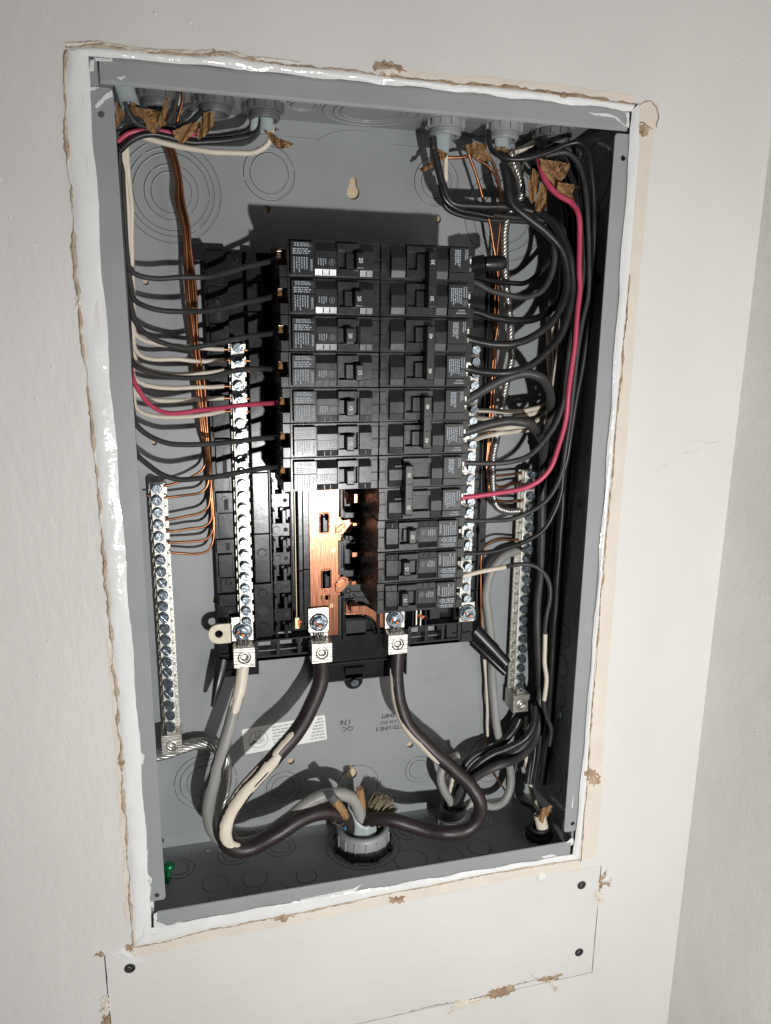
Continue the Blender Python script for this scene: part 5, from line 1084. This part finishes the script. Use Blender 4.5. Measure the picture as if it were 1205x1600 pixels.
# twisted jute filler in the hub
jt = thing('fibre_filler', P(590, 1255, 62), 'frayed tan fibre filler tuft sticking out behind the big bushing', 'fibre tuft')
rnd = random.Random(11); mb = MB()
a0, a1 = P(578, 1282, 64), P(608, 1252, 58)
for i in range(520):
    f_ = rnd.uniform(-1, 1); s = a0 + Vector((f_ * 4.5, rnd.gauss(0, 2.5), -f_ * 4 + rnd.gauss(0, 1))); d = (a1 - a0) * (rnd.uniform(.86, 1.04) - .12 * f_ * f_) + Vector((f_ * 4.5 + rnd.gauss(0, 1.3), rnd.gauss(0, 2.5), -f_ * 5 + rnd.gauss(0, 1.3)))
    mb.tube([s, s + d * .5 + Vector((rnd.gauss(0, .8), 0, rnd.gauss(0, .8))), s + d], [.5, .46, .3], 4)
mb.build('fibres', JUTE, jt, kind='stuff')
# wisps of fibre on other cables
mb = MB()
for i in range(34):
    u, v, y = rnd.choice(((793, 262, 58), (788, 270, 56), (520, 1278, 44), (812, 268, 60), (690, 1215, 66), (712, 1222, 62))); s = P(u + rnd.gauss(0, 6), v + rnd.gauss(0, 5), y); d = Vector((rnd.gauss(0, 6), rnd.gauss(0, 3), rnd.gauss(0, 6)))
    mb.tube([s, s + d * .6 + Vector((rnd.gauss(0, 1.5), 0, rnd.gauss(0, 1.5))), s + d], .22, 4)
o = mb.build('loose_fibre', JUTE); tag(o, 'loose pale fibres clinging to the cables near the connectors', 'fibres', kind='stuff')
# twisted paper plugs in the hub
def plug(label, pts, wpx, tip):
    p3 = pxpath(pts); r = wpx / 2 * pxmm(p3[0]); path = smooth_path(p3, 1.2); n = len(path); rnd = random.Random(len(label)); mb = MB()
    rs = [r * (.75 + .3 * math.sin(3 * i / n) + rnd.uniform(-.08, .08)) for i in range(n)]
    for k in range(5):
        fr = frames(path); mb.tube([p + (a * math.cos(k * 1.26 + i * .05) + b * math.sin(k * 1.26 + i * .05)) * rs[i] * .45 for i, (p, a, b) in enumerate(fr)], [q * .58 for q in rs], 7)
    o = mb.build('paper_twist', KRAFT, None, org=p3[0]); tag(o, label, 'paper twist', 'paper twists in the big bushing')
    if tip: mb = MB(); mb.tube(path[-6:] + [path[-1] + (path[-1] - path[-2]) * 2.5], r * 1.08, 10); mb.build('grey_cap', PVCD, o)
plug('brown paper twist with a grey tip leaning left from the big bushing', [(541, 1277, 48), (534, 1265), (525, 1253), (517, 1244, 38)], 13, True)
plug('upright brown paper twist between the cables in the big bushing', [(567, 1270, 58), (565, 1256), (563, 1242), (562, 1232, 52)], 13, False)

# ================================================================== KRAFT PAPER SCRAPS
def scrap(label, poly, y, depth=6, seed=0, fold=3.0):
    rnd = random.Random(seed + 50); pts = []
    for i in range(len(poly)):
        a, b = poly[i], poly[(i + 1) % len(poly)]; n = 4
        for k in range(n): pts.append((a[0] + (b[0] - a[0]) * k / n + rnd.uniform(-.8, .8), a[1] + (b[1] - a[1]) * k / n + rnd.uniform(-.8, .8)))
    ph = rnd.uniform(0, 6); cu = sum(p[0] for p in pts) / len(pts); cv = sum(p[1] for p in pts) / len(pts); ang = rnd.uniform(-.6, .6)
    def dep(u, v): s = (u - cu) * math.cos(ang) + (v - cv) * math.sin(ang); return y + depth * .5 * math.sin(s * .16 + ph) + depth * .22 * math.sin(s * .5 + ph * 2) + .7 * math.sin(s * 1.3) + rnd.uniform(-.7, .7)
    rings = [[(cu, cv)]] + [[(cu + (u - cu) * f, cv + (v - cv) * f) for u, v in pts] for f in (.35, .68, 1.0)]
    n = len(pts); vs = [P(cu, cv, dep(cu, cv))]
    for r_ in rings[1:]: vs += [P(u, v, dep(u, v)) for u, v in r_]
    fs = [(0, 1 + i, 1 + (i + 1) % n) for i in range(n)]
    for q in range(2): fs += [(1 + q * n + i, 1 + (q + 1) * n + i, 1 + (q + 1) * n + (i + 1) % n, 1 + q * n + (i + 1) % n) for i in range(n)]
    k = len(vs); o2 = [v + Vector((0, .5, 0)) for v in vs]
    mb = MB(); mb.add(vs + o2, fs + [tuple(k + j for j in f[::-1]) for f in fs] + [(1 + 2 * n + i, k + 1 + 2 * n + i, k + 1 + 2 * n + (i + 1) % n, 1 + 2 * n + (i + 1) % n) for i in range(n)])
    o = mb.build('paper_scrap', KRAFT); return tag(o, label, 'paper scrap', 'torn kraft paper scraps by the cables')
SC = [('crumpled kraft paper scrap below the flat cable at the top left', [(207, 170), (222, 172), (240, 174), (250, 177), (244, 190), (240, 204), (230, 198), (226, 186), (214, 180)], 42),
 ('narrow upright kraft paper strip between wires at the top left', [(262, 138), (268, 140), (264, 165), (260, 188), (252, 192), (248, 186), (254, 170)], 46),
 ('kraft paper scrap pointing down over the black bundle at the top left', [(273, 206), (290, 198), (306, 194), (302, 206), (292, 216), (284, 222), (278, 214)], 40),
 ('folded kraft paper scrap beside the first connector', [(318, 180), (330, 180), (331, 196), (320, 210), (312, 214), (310, 206), (314, 196)], 42),
 ('greenish torn paper behind the left flange at the top', [(182, 162), (196, 162), (194, 178), (186, 196), (181, 198)], 52),
 ('small kraft tongue beside the sheath at the top left', [(203, 160), (212, 161), (211, 172), (205, 172)], 46),
 ('ragged kraft tongue right of the third top connector', [(416, 204), (428, 210), (440, 218), (457, 224), (450, 230), (436, 231), (426, 222)], 52),
 ('kraft paper curl under the left of the top right connectors', [(678, 230), (690, 236), (698, 240), (694, 250), (686, 248), (680, 238)], 54),
 ('curled brown paper tail left of the first right connector cable', [(656, 263), (666, 259), (674, 252), (680, 254), (672, 264), (660, 267)], 66),
 ('kraft paper roll between the two right connectors', [(730, 228), (742, 224), (756, 226), (762, 240), (768, 250), (756, 250), (740, 244), (732, 240)], 56),
 ('kraft paper in the mouth of the wide sheath at the right', [(776, 230), (792, 232), (795, 242), (784, 245), (776, 240)], 50),
 ('big crumpled kraft flap beside the red wire at top right', [(846, 250), (858, 252), (872, 254), (888, 256), (886, 270), (876, 282), (878, 288), (868, 290), (856, 276), (848, 262)], 40),
 ('pleated kraft flap right of the red wire', [(874, 286), (890, 288), (908, 294), (904, 304), (897, 314), (886, 306), (872, 298)], 36),
 ('leaf shaped kraft strip left of the red wire', [(833, 266), (841, 272), (842, 290), (836, 310), (831, 316), (828, 308), (826, 286)], 44),
 ('frayed kraft strip hanging below the red wire', [(846, 286), (853, 294), (853, 324), (848, 329), (836, 327), (840, 310), (844, 296)], 40),
 ('torn kraft paper in the cable stub at the lower right corner', [(842, 1275), (848, 1264), (862, 1260), (860, 1268), (854, 1276), (853, 1287), (846, 1285)], 24)]
for i, (lb, poly, y) in enumerate(SC):
    k = 1.28 if i < 4 else 1.12; cu, cv = sum(q[0] for q in poly) / len(poly), sum(q[1] for q in poly) / len(poly)
    scrap(lb, [(cu + (u - cu) * k, cv + (v - cv) * k) for u, v in poly], y, 8, i)
# black lug cap at the top right breaker
cp = thing('terminal_cover', P(760, 412, 36), 'glossy black plastic cap at the right end of the top breaker pair', 'terminal cover')
a, b = P(738, 415, 40), P(758, 412, 36); mb = MB(); mb.tube([a, b], 7.0, 12, .8); mb.build('sleeve', PAN, cp); mb = MB(); mb.tube([b, P(783, 411, 34), P(789, 410, 34)], [5.6, 6.2, 4.6], 12, .9); mb.build('cap', HANDLE, cp)

for o in S.objects:
    if '_o' in o: del o['_o']
